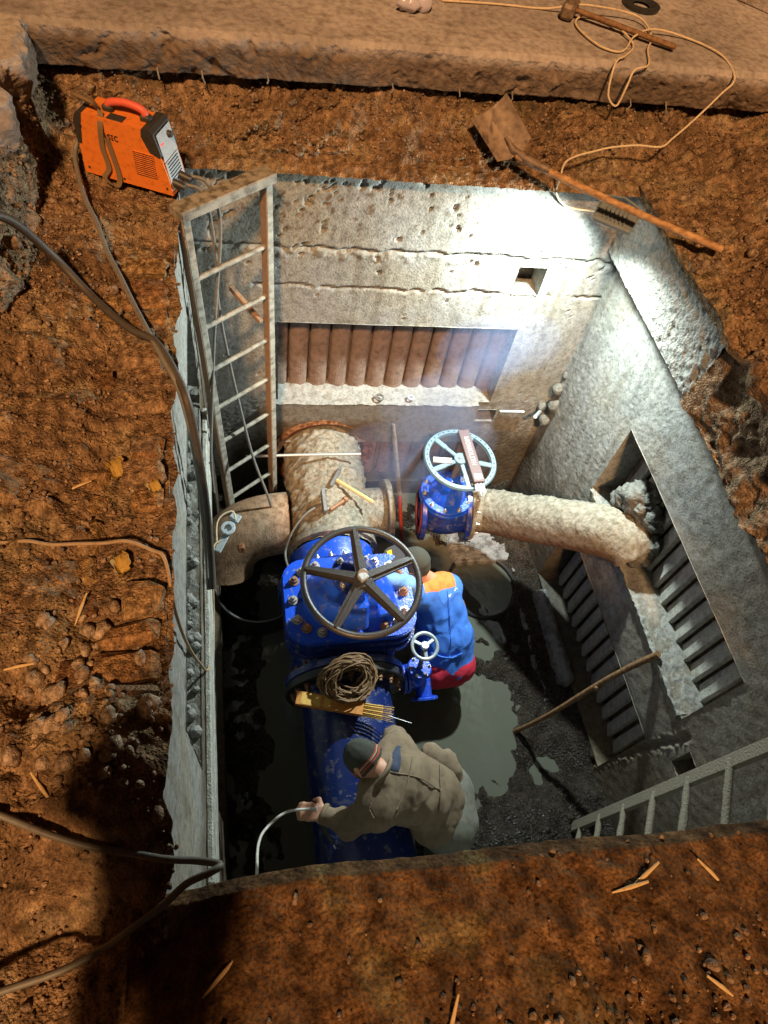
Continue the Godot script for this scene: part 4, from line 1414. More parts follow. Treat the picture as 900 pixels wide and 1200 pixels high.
	mb = Mb.new()
	var radii := []
	for k in path.size():
		radii.append(0.178)
	mb.tube(path, radii, 40, false)
	for k in mb.v.size():
		var q := mb.v[k]
		var ctr: Vector3 = path[k / 40]
		var n := (q - ctr).normalized()
		mb.v[k] = q + n * (maxf(0.0, nmid(q, 1.2)) * 0.03 + 0.01 * nlo(q, 2.0) + 0.0025 * nmid(q, 3.5)) * smoothstep(-0.3, 0.5, n.y)
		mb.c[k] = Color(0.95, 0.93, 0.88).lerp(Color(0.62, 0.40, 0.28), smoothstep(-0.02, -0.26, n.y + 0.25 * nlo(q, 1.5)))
	lump(mb, Vector3(2.50, -1.62, -1.93), Vector3(0.12, 0.16, 0.15), 0.25, 14)
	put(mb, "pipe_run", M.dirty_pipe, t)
	mb = Mb.new()
	ring_plate(mb, v0 + ax * 0.39, ax, 0.24, 0.15, 0.03)
	put(mb, "flange", M.tan_steel, t)
	# rusty elbow on the left
	t = thing("pipe_elbow", "rusty brown open pipe elbow leaning out of the left wall", "pipe", Vector3(0.0, -2.9, -2.65))
	var el := []
	for k in 15:
		var s := k / 14.0
		el.append(Vector3(0.255, -2.35, -2.72).lerp(Vector3(-0.2, -2.35, -2.72), s).lerp(Vector3(-0.2, -2.35, -2.72).lerp(Vector3(-0.24, -2.68, -2.56), s), s))
	el.push_front(Vector3(0.262, -2.35, -2.72))
	mb = Mb.new()
	mb.tube(el, 0.232, 44, false)
	for k in mb.v.size():
		var q := mb.v[k]
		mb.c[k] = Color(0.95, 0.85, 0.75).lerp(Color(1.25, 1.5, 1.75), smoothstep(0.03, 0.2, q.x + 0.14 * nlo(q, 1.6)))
	put(mb, "elbow_shell", M.tan_rust, t)
	mb = Mb.new()
	mb.tube(el, 0.216, 44, false)
	ring_plate(mb, Vector3(0.258, -2.35, -2.72), Vector3.RIGHT, 0.233, 0.215, 0.006)
	put(mb, "elbow_lining", M.rust, t)
	mb = Mb.new()
	cyl(mb, Vector3(-0.09, -2.22, -2.47), Vector3(-0.085, -2.2, -2.42), 0.026)
	put(mb, "boss", M.rust, t)
	t = thing("open_drum", "black open drum with pale lip standing under the rusty elbow", "drum", Vector3(0.03, -3.15, -2.5))
	mb = Mb.new()
	mb.lathe(Transform3D(Basis(), Vector3(0.03, -3.15, -2.5)), [Vector2(0.0, 0.02), Vector2(0.335, 0.02), Vector2(0.335, 0.3), Vector2(0.35, 0.3), Vector2(0.35, 0.0)], 48)
	put(mb, "drum_shell", M.black_rubber, t)
	mb = Mb.new()
	mb.torus(Transform3D(Basis(), Vector3(0.03, -2.85, -2.5)), 0.345, 0.009, 60, 8)
	put(mb, "lip", M.gray_steel, t)

# ---------- ladders, tools, cables ----------
func ladders() -> void:
	var t := thing("steel_ladder", "tall pale steel ladder standing in the back left corner of the pit", "ladder", Vector3(0.0, -2.6, -3.05), "ladders in the pit")
	var lt := Vector3(-0.24, 0.02, -3.0)
	var lb := Vector3(-0.14, -2.6, -2.88)
	var rt := Vector3(0.17, 0.02, -3.32)
	var rb := Vector3(0.18, -2.6, -3.11)
	var across := (rt - lt).normalized()
	for r in [[lt, lb], [rt, rb]]:
		var mb := Mb.new()
		mb.bar(r[0], r[1], 0.045, 0.045, across, 0.004)
		put(mb, "rail", M.ladder_paint, t)
		mb = Mb.new()
		mb.bar(r[0] - across * 0.026, r[1] - across * 0.026, 0.05, 0.006, across, 0.002)
		put(mb, "rail_flange", M.ladder_rust, t)
	for k in 7:
		var y := -0.36 - 0.315 * k
		var a := lt.lerp(lb, (0.02 - y) / 2.62)
		var b := rt.lerp(rb, (0.02 - y) / 2.62)
		var mb := Mb.new()
		cyl(mb, a, b, 0.0145, -1.0, 12, 0.001)
		put(mb, "rung", M.ladder_paint, t)
	var mb := Mb.new()
	mb.bar(lt - across * 0.04, rt + across * 0.03, 0.10, 0.055, Vector3.UP, 0.006)
	put(mb, "top_plate", M.ladder_paint, t)
	mb = Mb.new()
	mb.bar(Vector3(0.12, -0.83, -3.2), Vector3(-0.05, -0.75, -3.42), 0.03, 0.03, Vector3.UP, 0.004)
	put(mb, "wall_bracket", M.ladder_rust, t)
	t = thing("steel_ladder", "muddy ladder standing in the near right corner, rungs coated with mud", "ladder", Vector3(2.15, -3.1, -0.45), "ladders in the pit")
	var a := Vector3(2.13, -3.05, -0.45)
	var b := Vector3(2.15, 0.35, -0.43)
	var dir := Vector3(-0.5, 0, 0.86)
	for off in [0.0, 0.42]:
		mb = Mb.new()
		mb.bar(a + dir * off, b + dir * off, 0.074, 0.03, Vector3(0.86, 0, 0.5), 0.003)
		put(mb, "rail", M.ladder_mud, t)
	var ys := [-2.9, -2.56, -2.19, -1.8, -1.42, -1.03, -0.68, -0.3, 0.08]
	for y in ys:
		mb = Mb.new()
		var p0 := Vector3(2.13, y, -0.45) + dir * 0.0
		var pts := []
		var rr := []
		for s in 9:
			var q := p0 + dir * 0.42 * s / 8.0
			pts.append(q + Vector3(0, 0.004 * nmid(q, 1.0), 0))
			rr.append(0.02 + 0.006 * nmid(q, 3.0))
		mb.tube(pts, rr, 12)
		put(mb, "rung", M.ladder_mud, t)

func welder() -> void:
	var t := thing("welding_machine", "orange inverter welding machine with red handle on the left rim", "welding machine", Vector3(-0.45, 0.035, -3.24))
	var yaw := Basis(Vector3(0.927, -0.02, 0.375).normalized(), Vector3(0, 1, 0), Vector3(-0.375, 0, 0.927)).orthonormalized()
	var X := Transform3D(yaw, Vector3(-0.45, 0.045, -3.24))
	var side := PackedVector2Array([Vector2(-0.215, 0.0), Vector2(0.218, 0.0), Vector2(0.20, 0.09), Vector2(0.165, 0.21), Vector2(0.145, 0.27), Vector2(0.13, 0.28), Vector2(-0.185, 0.28), Vector2(-0.2, 0.27), Vector2(-0.215, 0.24)])
	var P := func(h: float) -> Transform3D: return X * Transform3D(Basis(Vector3.RIGHT, PI / 2), Vector3(0, 0, h))
	var mb := Mb.new()
	mb.prism(P.call(-0.08), side, 0.16)
	put(mb, "casing", M.orange, t)
	mb = Mb.new()   # front bezel
	mb.prism(P.call(-0.084), PackedVector2Array([Vector2(0.10, 0.284), Vector2(0.135, 0.286), Vector2(0.153, 0.272), Vector2(0.182, 0.18), Vector2(0.172, 0.172), Vector2(0.128, 0.185), Vector2(0.095, 0.25)]), 0.168)
	put(mb, "bezel", M.dark_plastic, t)
	mb = Mb.new()
	mb.prism(P.call(-0.083), PackedVector2Array([Vector2(-0.175, 0.283), Vector2(-0.205, 0.275), Vector2(-0.22, 0.24), Vector2(-0.22, 0.14), Vector2(-0.2, 0.14), Vector2(-0.185, 0.24)]), 0.166)
	put(mb, "rear_cap", M.dark_plastic, t)
	var slant := Vector3(0.12, 1.0, 0).normalized()
	mb = Mb.new()   # front panel
	for q in [[0.213, 0.02, 0.187, 0.145], [0.187, 0.15, 0.158, 0.265]]:
		mb.quad(X * Vector3(q[0] + 0.004, q[1], 0.07), X * Vector3(q[0] + 0.004, q[1], -0.07), X * Vector3(q[2] + 0.004, q[3], -0.07), X * Vector3(q[2] + 0.004, q[3], 0.07))
	put(mb, "front_panel", M.panel_gray, t)
	for k in 7:
		mb = Mb.new()
		var y := 0.05 + 0.014 * k
		mb.box(X * Vector3(0.2165 - 0.207 * (y - 0.02), y, 0.0), Vector3(0.006, 0.005, 0.11), 0.001, yaw)
		put(mb, "grille_slot", M.dark_plastic, t)
	mb = Mb.new()
	cyl(mb, X * Vector3(0.165, 0.225, -0.035), X * Vector3(0.188, 0.23, -0.035), 0.017, 0.014, 18)
	put(mb, "knob", M.dark_plastic, t)
	mb = Mb.new()
	mb.box(X * Vector3(0.172, 0.21, 0.045), Vector3(0.006, 0.022, 0.03), 0.001, yaw)
	put(mb, "lamp_display", M.red_light, t)
	for s in [0.042, -0.03]:
		mb = Mb.new()
		cyl(mb, X * Vector3(0.205, 0.045, s), X * Vector3(0.265, 0.035, s), 0.02, 0.016, 18)
		put(mb, "cable_plug", M.dark_plastic, t)
	mb = Mb.new()   # handle
	var hp := smooth([X * Vector3(-0.085, 0.285, 0.0), X * Vector3(-0.075, 0.315, 0), X * Vector3(0.0, 0.333, 0), X * Vector3(0.075, 0.322, 0), X * Vector3(0.09, 0.285, 0)], 6)
	mb.tube(hp, 0.0165, 14)
	var hd := put(mb, "handle", M.grip_red, t)
	for x in [-0.085, 0.09]:
		mb = Mb.new()
		mb.box(X * Vector3(x, 0.292, 0), Vector3(0.05, 0.03, 0.042), 0.008, yaw)
		put(mb, "handle_foot", M.dark_plastic, hd)
	mb = Mb.new()
	mb.box(X * Vector3(-0.03, 0.2815, 0.045), Vector3(0.075, 0.003, 0.05), 0.001, yaw)
	put(mb, "rating_plate", M.dark_plastic, t)
	for k in 12:   # side louvres
		mb = Mb.new()
		var y := 0.065 + 0.0095 * k
		mb.box(X * Vector3(0.095 - 0.2 * (y - 0.12) * 0.25, y, 0.0805), Vector3(0.10, 0.0042, 0.003), 0.0005, yaw)
		put(mb, "louvre", M.dark_plastic, t)
		mb = Mb.new()
		mb.box(X * Vector3(0.095 - 0.2 * (y - 0.12) * 0.25, y + 0.0045, 0.082), Vector3(0.10, 0.0022, 0.005), 0.0005, yaw)
		put(mb, "louvre_lip", M.orange, t)
	for s in [Vector2(-0.19, 0.03), Vector2(-0.19, 0.22), Vector2(0.19, 0.03), Vector2(0.135, 0.15), Vector2(-0.02, 0.02)]:
		mb = Mb.new()
		cyl(mb, X * Vector3(s.x, s.y, 0.079), X * Vector3(s.x, s.y, 0.083), 0.006, -1.0, 10, 0.001)
		put(mb, "screw", M.dark_plastic, t)
	print_text("ASIC", 0.034, 0.002, M.black_print, t, "lettering", X * Transform3D(Basis(), Vector3(-0.055, 0.205, 0.0815)))
	mb = Mb.new()
	for s in [Vector3(-0.17, -0.008, 0.055), Vector3(0.17, -0.008, 0.055), Vector3(-0.17, -0.008, -0.055), Vector3(0.17, -0.008, -0.055)]:
		mb.box(X * s, Vector3(0.03, 0.02, 0.025), 0.003, yaw)
	put(mb, "feet", M.dark_plastic, t)
	mb = Mb.new()   # carrying strap
	var sp := smooth([X * Vector3(-0.18, 0.29, -0.03), X * Vector3(-0.15, 0.325, 0.02), X * Vector3(-0.10, 0.30, 0.05), X * Vector3(-0.09, 0.25, 0.088), X * Vector3(-0.1, 0.15, 0.087), X * Vector3(-0.085, 0.06, 0.09), X * Vector3(-0.11, 0.01, 0.1), X * Vector3(-0.06, -0.02, 0.1), X * Vector3(-0.04, 0.02, 0.09), X * Vector3(-0.055, 0.12, 0.087), X * Vector3(-0.07, 0.2, 0.088)], 6)
	for k in sp.size() - 1:
		var w := yaw * Vector3(0.013, 0, 0)
		if k < 12:
			w = yaw * Vector3(0.006, 0, 0.012)
		mb.quad(sp[k] - w, sp[k] + w, sp[k + 1] + w, sp[k + 1] - w)
	put(mb, "strap", M.strap, t)
	mb = Mb.new()
	mb.tube(smooth([X * Vector3(-0.2, 0.27, -0.05), X * Vector3(-0.24, 0.31, 0.0), X * Vector3(-0.2, 0.335, 0.05), X * Vector3(-0.13, 0.33, 0.06), X * Vector3(-0.12, 0.3, 0.04)], 6), 0.009, 8)
	put(mb, "strap_loop", M.strap, t)

func tools() -> void:
	var t := thing("shovel", "square bladed shovel with long wooden handle lying across the back right corner", "shovel", Vector3(2.0, 0.0, -3.0))
	var a := Vector3(1.50, 0.14, -3.40)
	var b := Vector3(2.44, 0.10, -2.68)
	var mb := Mb.new()
	var pts := []
	var rr := []
	for k in 25:
		var q := a.lerp(b, k / 24.0) + Vector3(0, -0.012 * sin(PI * k / 24.0), 0)
		pts.append(q)
		rr.append(0.0185 + 0.001 * nmid(q, 1.0))
	mb.tube(pts, rr, 16)
	put(mb, "handle", M.wood, t)
	var ln := (Vector3(1.35, 0.28, -3.62) - a).normalized()
	var wd := Vector3(0.62, 0.38, -0.18)
	wd = (wd - ln * wd.dot(ln)).normalized()
	var nn := wd.cross(ln).normalized()
	if nn.y < 0:
		nn = -nn
	mb = Mb.new()
	for s in [0.0, 0.004]:
		mb.sheet(20, 22, func(u: float, v: float):
			var x := (u - 0.5) * 2.0
			var w := lerpf(0.105, 0.112, v)
			var d := v * 0.29
			var curve := 0.03 * x * x - 0.012 - 0.02 * exp(-v * 5.0) * (1.0 - absf(x)) * -1.0
			var sh := -0.03 * smoothstep(0.3, 1.0, absf(x)) * (1.0 - v) + 0.012 * (1.0 - x * x) * v
			return a + ln * (d - sh * 0.8) + wd * x * w + nn * (curve - s))
	put(mb, "blade", M.spade, t)
	mb = Mb.new()
	mb.tube([a + ln * 0.11 - nn * 0.002, a + ln * 0.03, a + (b - a).normalized() * 0.08, a + (b - a).normalized() * 0.2], [0.008, 0.02, 0.024, 0.0205], 14)
	put(mb, "socket", M.spade, t)
	t = thing("sledgehammer", "sledgehammer with short dark handle lying on the street slab", "hammer", Vector3(2.2, 0.51, -4.0))
	mb = Mb.new()
	mb.bar(Vector3(1.92, 0.545, -4.20), Vector3(2.44, 0.527, -3.86), 0.034, 0.026, Vector3.UP, 0.01)
	put(mb, "handle", M.old_wood, t)
	mb = Mb.new()
	mb.box(Vector3(1.91, 0.545, -4.2), Vector3(0.075, 0.075, 0.17), 0.016, Basis(Vector3.UP, -0.55))
	put(mb, "head", M.spade, t)
	t = thing("claw_hammer", "hammer with yellowish handle lying on the mud covered main pipe", "hammer", Vector3(0.7, -2.14, -2.85))
	mb = Mb.new()
	mb.bar(Vector3(0.63, -2.11, -2.93), Vector3(0.89, -2.12, -2.71), 0.032, 0.022, Vector3.UP, 0.008)
	put(mb, "handle", M.hammer_handle, t)
	mb = Mb.new()
	mb.bar(Vector3(0.585, -2.1, -2.86), Vector3(0.665, -2.1, -3.0), 0.03, 0.032, Vector3.UP, 0.006)
	mb.prism(Transform3D(Basis(Vector3.UP, 1.05), Vector3(0.665, -2.115, -3.0)), PackedVector2Array([Vector2(0, -0.014), Vector2(0.05, -0.003), Vector2(0.05, 0.003), Vector2(0, 0.014)]), 0.03)
	put(mb, "head", M.gray_steel, t)
	t = thing("pry_bar", "ribbed steel bar with red end leaning against the back wall", "steel bar", Vector3(1.26, -3.0, -2.84))
	mb = Mb.new()
	mb.tube([Vector3(1.10, -1.9, -3.27), Vector3(1.125, -2.05, -3.2), Vector3(1.2, -2.5, -3.02)], [0.013, 0.016, 0.016], 12)
	for k in 26:
		var q := Vector3(1.115, -2.0, -3.225).lerp(Vector3(1.2, -2.5, -3.02), k / 25.0)
		mb.torus(Transform3D(Basis.from_euler(Vector3(0.35, 0, 0.17)), q), 0.016, 0.0035, 12, 5)
	put(mb, "bar", M.tan_steel, t)
	mb = Mb.new()
	mb.tube([Vector3(1.2, -2.5, -3.02), Vector3(1.27, -3.05, -2.8)], 0.0165, 12)
	put(mb, "painted_end", M.red_primer, t)
	mb = Mb.new()
	mb.tube([Vector3(-0.02, -2.085, -3.16), Vector3(0.4, -2.08, -3.15), Vector3(0.85, -2.085, -3.14)], 0.011, 10)
	tag(put(mb, "white_rod", M.rod_metal), "thin white metal rod lying across the top of the main pipe", "rod")
	t = thing("welding_wedge", "steel wedge and short bolt welded on top of the main pipe", "wedge", Vector3(0.53, -2.14, -2.7))
	mb = Mb.new()
	mb.bar(Vector3(0.52, -2.10, -2.63), Vector3(0.515, -2.06, -2.80), 0.028, 0.09, Vector3.UP, 0.004)
	put(mb, "plate", M.gray_steel, t)
	mb = Mb.new()
	cyl(mb, Vector3(0.56, -2.11, -2.66), Vector3(0.68, -2.11, -2.74), 0.014)
	cyl(mb, Vector3(0.67, -2.11, -2.735), Vector3(0.695, -2.11, -2.752), 0.026, -1.0, 6)
	put(mb, "bolt", M.rust_bolt, t)
	t = thing("wooden_pole", "long wooden pole leaning from the pit floor onto the right window sill", "pole", Vector3(1.89, -3.1, -1.17))
	mb = Mb.new()
	pts = []
	rr = []
	for k in 21:
		var q := Vector3(1.89, -3.1, -1.17).lerp(Vector3(2.385, -1.66, -1.19), k / 20.0)
		pts.append(q + Vector3(0, 0, 0.012 * sin(k * 0.32)))
		rr.append(lerpf(0.017, 0.021, k / 20.0) + 0.002 * nmid(q, 1.0))
	mb.tube(pts, rr, 12)
	put(mb, "shaft", M.old_wood, t)
	mb = Mb.new()
	lump(mb, Vector3(2.2, -2.2, -1.178), Vector3(0.024, 0.03, 0.024), 0.2, 8)
	put(mb, "knot", M.old_wood, t)
	# floodlight hung under the shovel
	t = thing("led_floodlight", "small grey LED floodlight hung under the shovel handle, shining into the pit", "floodlight", Vector3(2.1, -0.02, -3.2))
	var tb := Basis(Vector3(0.79, 0.0, 0.61).normalized(), Vector3(0.1, 0.92, 0.36).normalized(), Vector3(-0.61, 0, 0.79)).orthonormalized()
	var L := Transform3D(tb, Vector3(2.055, -0.015, -3.12))
	mb = Mb.new()
	mb.box(L * Vector3.ZERO, Vector3(0.225, 0.035, 0.17), 0.008, tb)
	put(mb, "housing", M.lamp_body, t)
	for k in 6:
		mb = Mb.new()
		mb.box(L * Vector3(-0.06 + 0.024 * k, 0.022, 0), Vector3(0.006, 0.014, 0.14), 0.001, tb)
		put(mb, "cooling_fin", M.lamp_body, t)
	mb = Mb.new()
	mb.box(L * Vector3(0, -0.018, 0), Vector3(0.17, 0.006, 0.11), 0.002, tb)
	put(mb, "lamp_glass", M.led_glass, t)
	mb = Mb.new()
	mb.tube([L * Vector3(-0.116, 0.0, 0.0), L * Vector3(-0.116, 0.05, -0.05), L * Vector3(0.0, 0.075, -0.06), L * Vector3(0.116, 0.05, -0.05), L * Vector3(0.116, 0.0, 0.0)], 0.006, 8)
	put(mb, "bracket", M.lamp_body, t)
	var om := SpotLight3D.new()
	om.name = "floodlight_beam"
	om.position = L * Vector3(-0.02, -0.06, 0.02) - where(t)
	om.light_color = Color(0.94, 1.0, 0.985)
	om.light_energy = LED
	om.light_size = 0.05
	om.spot_range = 12.0
	om.spot_attenuation = 2.0
	om.spot_angle = 89.0
	om.spot_angle_attenuation = 1.0
	om.basis = Basis.looking_at(Vector3(-0.55, -0.76, 0.34).normalized(), Vector3.FORWARD)
	om.shadow_enabled = true
	t.add_child(om)
	# electrode packs and coil
	t = thing("electrode_pack", "opened pinkish pack of welding electrodes lettered MONOLITH on the pale blue handwheel", "pack", Vector3(1.6, -1.79, -2.8))
	var e0 := Vector3(1.585, -1.775, -3.08)
	var e1 := Vector3(1.60, -1.775, -2.60)
	mb = Mb.new()
	mb.bar(e0, e1, 0.085, 0.03, Vector3.UP, 0.004)
	put(mb, "card_box", M.pink_card, t)
	for k in 8:
		mb = Mb.new()
		var x := -0.03 + 0.0085 * k
		mb.tube([e1 + Vector3(x, -0.006 + 0.004 * (k % 3), -0.05), e1 + Vector3(x * 1.1, -0.012 + 0.004 * (k % 3), 0.06 + 0.05 * rng.randf())], 0.003, 6)
		put(mb, "electrode", M.rod_metal, t)
	mb = Mb.new()
	mb.box(e1 + Vector3(0.0, 0.0165, -0.045), Vector3(0.06, 0.002, 0.05), 0.0005)
	put(mb, "label_patch", M.pale_print, t)
	print_text("MONOLITH", 0.05, 0.001, M.pale_print, t, "lettering", Transform3D(Basis(Vector3(0.02, 0, 1).normalized(), Vector3(1, 0, -0.02).normalized(), Vector3.UP), e0.lerp(e1, 0.42) + Vector3(0, 0.0165, 0)))
	t = thing("electrode_pack", "orange and yellow pack of welding electrodes lying on the front pipe", "pack", Vector3(0.45, -2.1, -1.22))
	e0 = Vector3(0.2, -2.07, -1.29)
	e1 = Vector3(0.75, -2.07, -1.13)
	var along_box := (e1 - e0).normalized()
	mb = Mb.new()
	mb.bar(e0, e0.lerp(e1, 0.72), 0.085, 0.035, Vector3.UP, 0.004)
	put(mb, "card_box", M.box_orange, t)
	mb = Mb.new()
	mb.bar(e0 + along_box * 0.03 + Vector3(0, 0.0185, 0), e0 + along_box * 0.15 + Vector3(0, 0.0185, 0), 0.07, 0.002, Vector3.UP, 0.0005)
	mb.bar(e0 + along_box * 0.17 + Vector3(0, 0.0185, 0), e0 + along_box * 0.21 + Vector3(0, 0.0185, 0), 0.07, 0.002, Vector3.UP, 0.0005)
	put(mb, "printed_label", M.box_yellow, t)
	for k in 11:
		mb = Mb.new()
		var w := Vector3.UP.cross(along_box) * (-0.035 + 0.007 * k)
		var h := Vector3(0, 0.005 * (k % 3) - 0.004, 0)
		mb.tube([e0.lerp(e1, 0.66) + w + h, e0.lerp(e1, 0.93) + w * 1.15 + h], 0.0045, 6)
		mb.tube([e0.lerp(e1, 0.93) + w * 1.15 + h, e1 + w * 1.25 + h + along_box * 0.03 * rng.randf()], 0.002, 5)
		put(mb, "electrode", M.box_yellow, t)
	mb = Mb.new()
	mb.tube([e1 - Vector3(0.03, 0, 0), Vector3(0.88, -2.075, -1.06)], 0.0025, 6)
	tag(put(mb, "welding_electrode", M.rod_metal), "single pale welding electrode sticking out over the water from the orange pack", "electrode")
	t = thing("cable_coil", "brown coil of thin rope hung over the valve flange behind the orange pack", "rope coil", Vector3(0.52, -2.1, -1.36))
	var cb := Basis.from_euler(Vector3(0.5, 0.15, -0.08))
	for k in 34:
		mb = Mb.new()
		var ph := k * 2.39996
		var rad := 0.05 * sqrt((k + 0.5) / 34.0)
		var loop := []
		var twist := rng.randf_range(-1.0, 1.0)
		var start := rng.randf() * TAU
		for m in 25:
			var an := start + TAU * m / 24.0
			var ro := 0.105 + rad * cos(ph + twist * an)
			var hh := rad * sin(ph + twist * an) * 1.2
			var q := Vector3(cos(an) * ro * 1.25, hh, sin(an) * ro * 0.95)
			q.y -= 0.55 * q.x * q.x * 2.0
			q += Vector3(nmid(q + Vector3(k, 0, 0), 0.8), nmid(q + Vector3(0, k, 0), 0.8), nmid(q + Vector3(0, 0, k), 0.8)) * 0.024
			loop.append(Vector3(0.53, -1.985, -1.35) + cb * q)
		mb.tube(loop, 0.0058, 6, false)
		put(mb, "turn", M.coil, t)
	# clamp on the elbow
	t = thing("earth_clamp", "silver welding earth clamp gripping the rusty elbow", "clamp", Vector3(-0.16, -2.1, -2.5))
	mb = Mb.new()
	mb.bar(Vector3(-0.245, -2.09, -2.36), Vector3(-0.12, -2.02, -2.57), 0.05, 0.014, Vector3.UP, 0.003)
	mb.bar(Vector3(-0.13, -2.015, -2.55), Vector3(-0.10, -2.01, -2.60), 0.075, 0.012, Vector3.UP, 0.003)
	put(mb, "jaw", M.silver, t)
	mb = Mb.new()
	ring_plate(mb, Vector3(-0.165, -2.025, -2.5), Vector3(0, 1, 0.2), 0.05, 0.026, 0.014, 20)
	put(mb, "eye", M.silver, t)
	# things on the slab
	t = thing("plastic_bundle", "crumpled clear plastic bottles lying on the back edge of the street slab", "plastic", Vector3(1.04, 0.5, -4.1))
	for k in 7:
		mb = Mb.new()
		var q := Vector3(1.0 + 0.14 * rng.randf() - 0.04, 0.535, -4.12 + 0.09 * (rng.randf() - 0.5))
		lump(mb, q, Vector3(0.06, 0.032, 0.03), 0.6, 9)
		put(mb, "bottle", M.bag, t)
	mb = Mb.new()
	mb.lathe(Transform3D(Basis(), Vector3(2.46, 0.502, -4.44)), [Vector2(0.05, 0.0), Vector2(0.11, 0.0), Vector2(0.115, 0.02), Vector2(0.09, 0.028), Vector2(0.05, 0.01)], 28)
	tag(put(mb, "rubber_ring", M.black_steel), "dark round ring lying on the slab behind the sledgehammer", "ring")
	t = thing("kerb_stone", "dark kerb block at the far right corner of the street slab", "kerb", Vector3(3.5, 0.5, -4.5))
	mb = Mb.new()
	mb.bar(Vector3(3.12, 0.56, -4.98), Vector3(4.1, 0.56, -3.75), 0.18, 0.14, Vector3.UP, 0.02)
	put(mb, "block", M.slab, t)

func cables() -> void:
	cable("thick_cable", "thick dark cable crossing the left bank and dropping into the pit", "cable", [Vector3(-1.1, 0.56, -2.1), Vector3(-0.9, 0.5, -2.2), Vector3(-0.8, 0.41, -2.34), Vector3(-0.72, 0.17, -2.46), lay(-0.62, -2.4, 0.017), lay(-0.51, -2.26, 0.017), lay(-0.42, -2.16, 0.017), lay(-0.33, -2.09, 0.017), Vector3(-0.25, 0.01, -1.93), Vector3(-0.215, -0.04, -1.82), Vector3(-0.2, -0.30, -1.77), Vector3(-0.2, -0.67, -1.75), Vector3(-0.2, -0.86, -1.62), Vector3(-0.2, -0.95, -1.5)], 0.0165, M.black_cable)
	cable("power_cable", "dark power cable from the back of the welding machine over the left bank", "cable", [Vector3(-0.66, 0.2, -3.36), Vector3(-0.72, 0.1, -3.3), lay(-0.66, -3.0, 0.012), lay(-0.60, -2.83, 0.012), lay(-0.55, -2.66, 0.012), lay(-0.49, -2.5, 0.012), lay(-0.43, -2.33, 0.012), lay(-0.36, -2.14, 0.022), Vector3(-0.30, 0.035, -2.0), Vector3(-0.25, -0.02, -1.9), Vector3(-0.225, -0.23, -1.84), Vector3(-0.225, -0.60, -1.82), Vector3(-0.225, -0.90, -1.71), Vector3(-0.22, -0.95, -1.5)], 0.0115, M.gray_cable)
	cable("welding_lead", "grey welding lead hanging down in front of the tall ladder to the elbow", "cable", [Vector3(-0.24, 0.075, -3.13), Vector3(-0.15, 0.05, -3.12), Vector3(-0.12, -0.07, -3.10), Vector3(-0.11, -0.35, -3.14), Vector3(-0.12, -0.65, -3.16), Vector3(-0.09, -1.0, -3.12), Vector3(-0.04, -1.37, -3.04), Vector3(0.03, -1.76, -2.9), Vector3(0.11, -1.99, -2.76), Vector3(0.14, -2.12, -2.72)], 0.009, M.gray_cable, "leads from the welding machine")
	cable("welding_lead", "grey welding lead hanging beside the left rail of the tall ladder", "cable", [Vector3(-0.22, 0.08, -3.19), Vector3(-0.13, 0.07, -3.17), Vector3(-0.08, -0.04, -3.14), Vector3(-0.08, -0.22, -3.13), Vector3(-0.12, -0.52, -3.08), Vector3(-0.16, -0.83, -3.0), Vector3(-0.2, -1.18, -2.87), Vector3(-0.235, -1.52, -2.72), Vector3(-0.24, -1.8, -2.65)], 0.009, M.gray_cable, "leads from the welding machine")
	cable("thin_wire", "thin brown wire crossing the left bank and looping down the wall to the elbow", "wire", [lay(-1.1, -1.25, 0.006), lay(-0.95, -1.24, 0.006), lay(-0.86, -1.23, 0.006), lay(-0.78, -1.22, 0.006), lay(-0.7, -1.21, 0.006), lay(-0.63, -1.2, 0.006), lay(-0.55, -1.195, 0.006), lay(-0.47, -1.19, 0.008), lay(-0.4, -1.19, 0.012), Vector3(-0.33, 0.012, -1.17), Vector3(-0.285, 0.005, -1.13), Vector3(-0.265, -0.11, -1.0), Vector3(-0.262, -0.45, -1.02), Vector3(-0.26, -0.9, -1.12), Vector3(-0.255, -1.32, -1.25), Vector3(-0.25, -1.66, -1.58), Vector3(-0.24, -1.55, -1.84), Vector3(-0.24, -1.66, -2.14), Vector3(-0.22, -2.05, -2.42)], 0.006, M.brown_cord)
	cable("clamp_wire", "thin pale wire looped above the earth clamp on the elbow", "wire", [Vector3(-0.245, -2.09, -2.38), Vector3(-0.24, -2.01, -2.52), Vector3(-0.2, -1.98, -2.58), Vector3(-0.13, -1.97, -2.6), Vector3(-0.11, -2.0, -2.55)], 0.006, M.beige_cord)
	cable("rubber_hose", "grey hose lying over the near left corner of the pit and coiling back", "hose", [lay(-1.0, -0.52, 0.012), lay(-0.8, -0.46, 0.012), lay(-0.68, -0.41, 0.012), lay(-0.56, -0.35, 0.012), lay(-0.46, -0.31, 0.012), lay(-0.36, -0.28, 0.012), Vector3(-0.27, 0.02, -0.25), Vector3(-0.19, 0.02, -0.235), Vector3(-0.13, 0.045, -0.215), Vector3(-0.15, 0.06, -0.2), Vector3(-0.21, 0.04, -0.185), Vector3(-0.27, 0.0, -0.15), lay(-0.36, -0.11, 0.02), lay(-0.45, -0.08, 0.012), lay(-0.55, -0.05, 0.012), lay(-0.68, -0.03, 0.012), lay(-0.85, 0.0, 0.012)], 0.0095, M.gray_cable)
	cable("thin_hose", "pale thin hose curling from the main pipe to the black handwheel", "hose", [Vector3(0.51, -2.12, -2.72), Vector3(0.38, -2.12, -2.64), Vector3(0.27, -2.2, -2.53), Vector3(0.22, -2.3, -2.42), Vector3(0.25, -2.2, -2.2), Vector3(0.31, -2.0, -2.06), Vector3(0.39, -1.9, -1.93), Vector3(0.53, -1.84, -1.82)], 0.009, M.gray_cable)
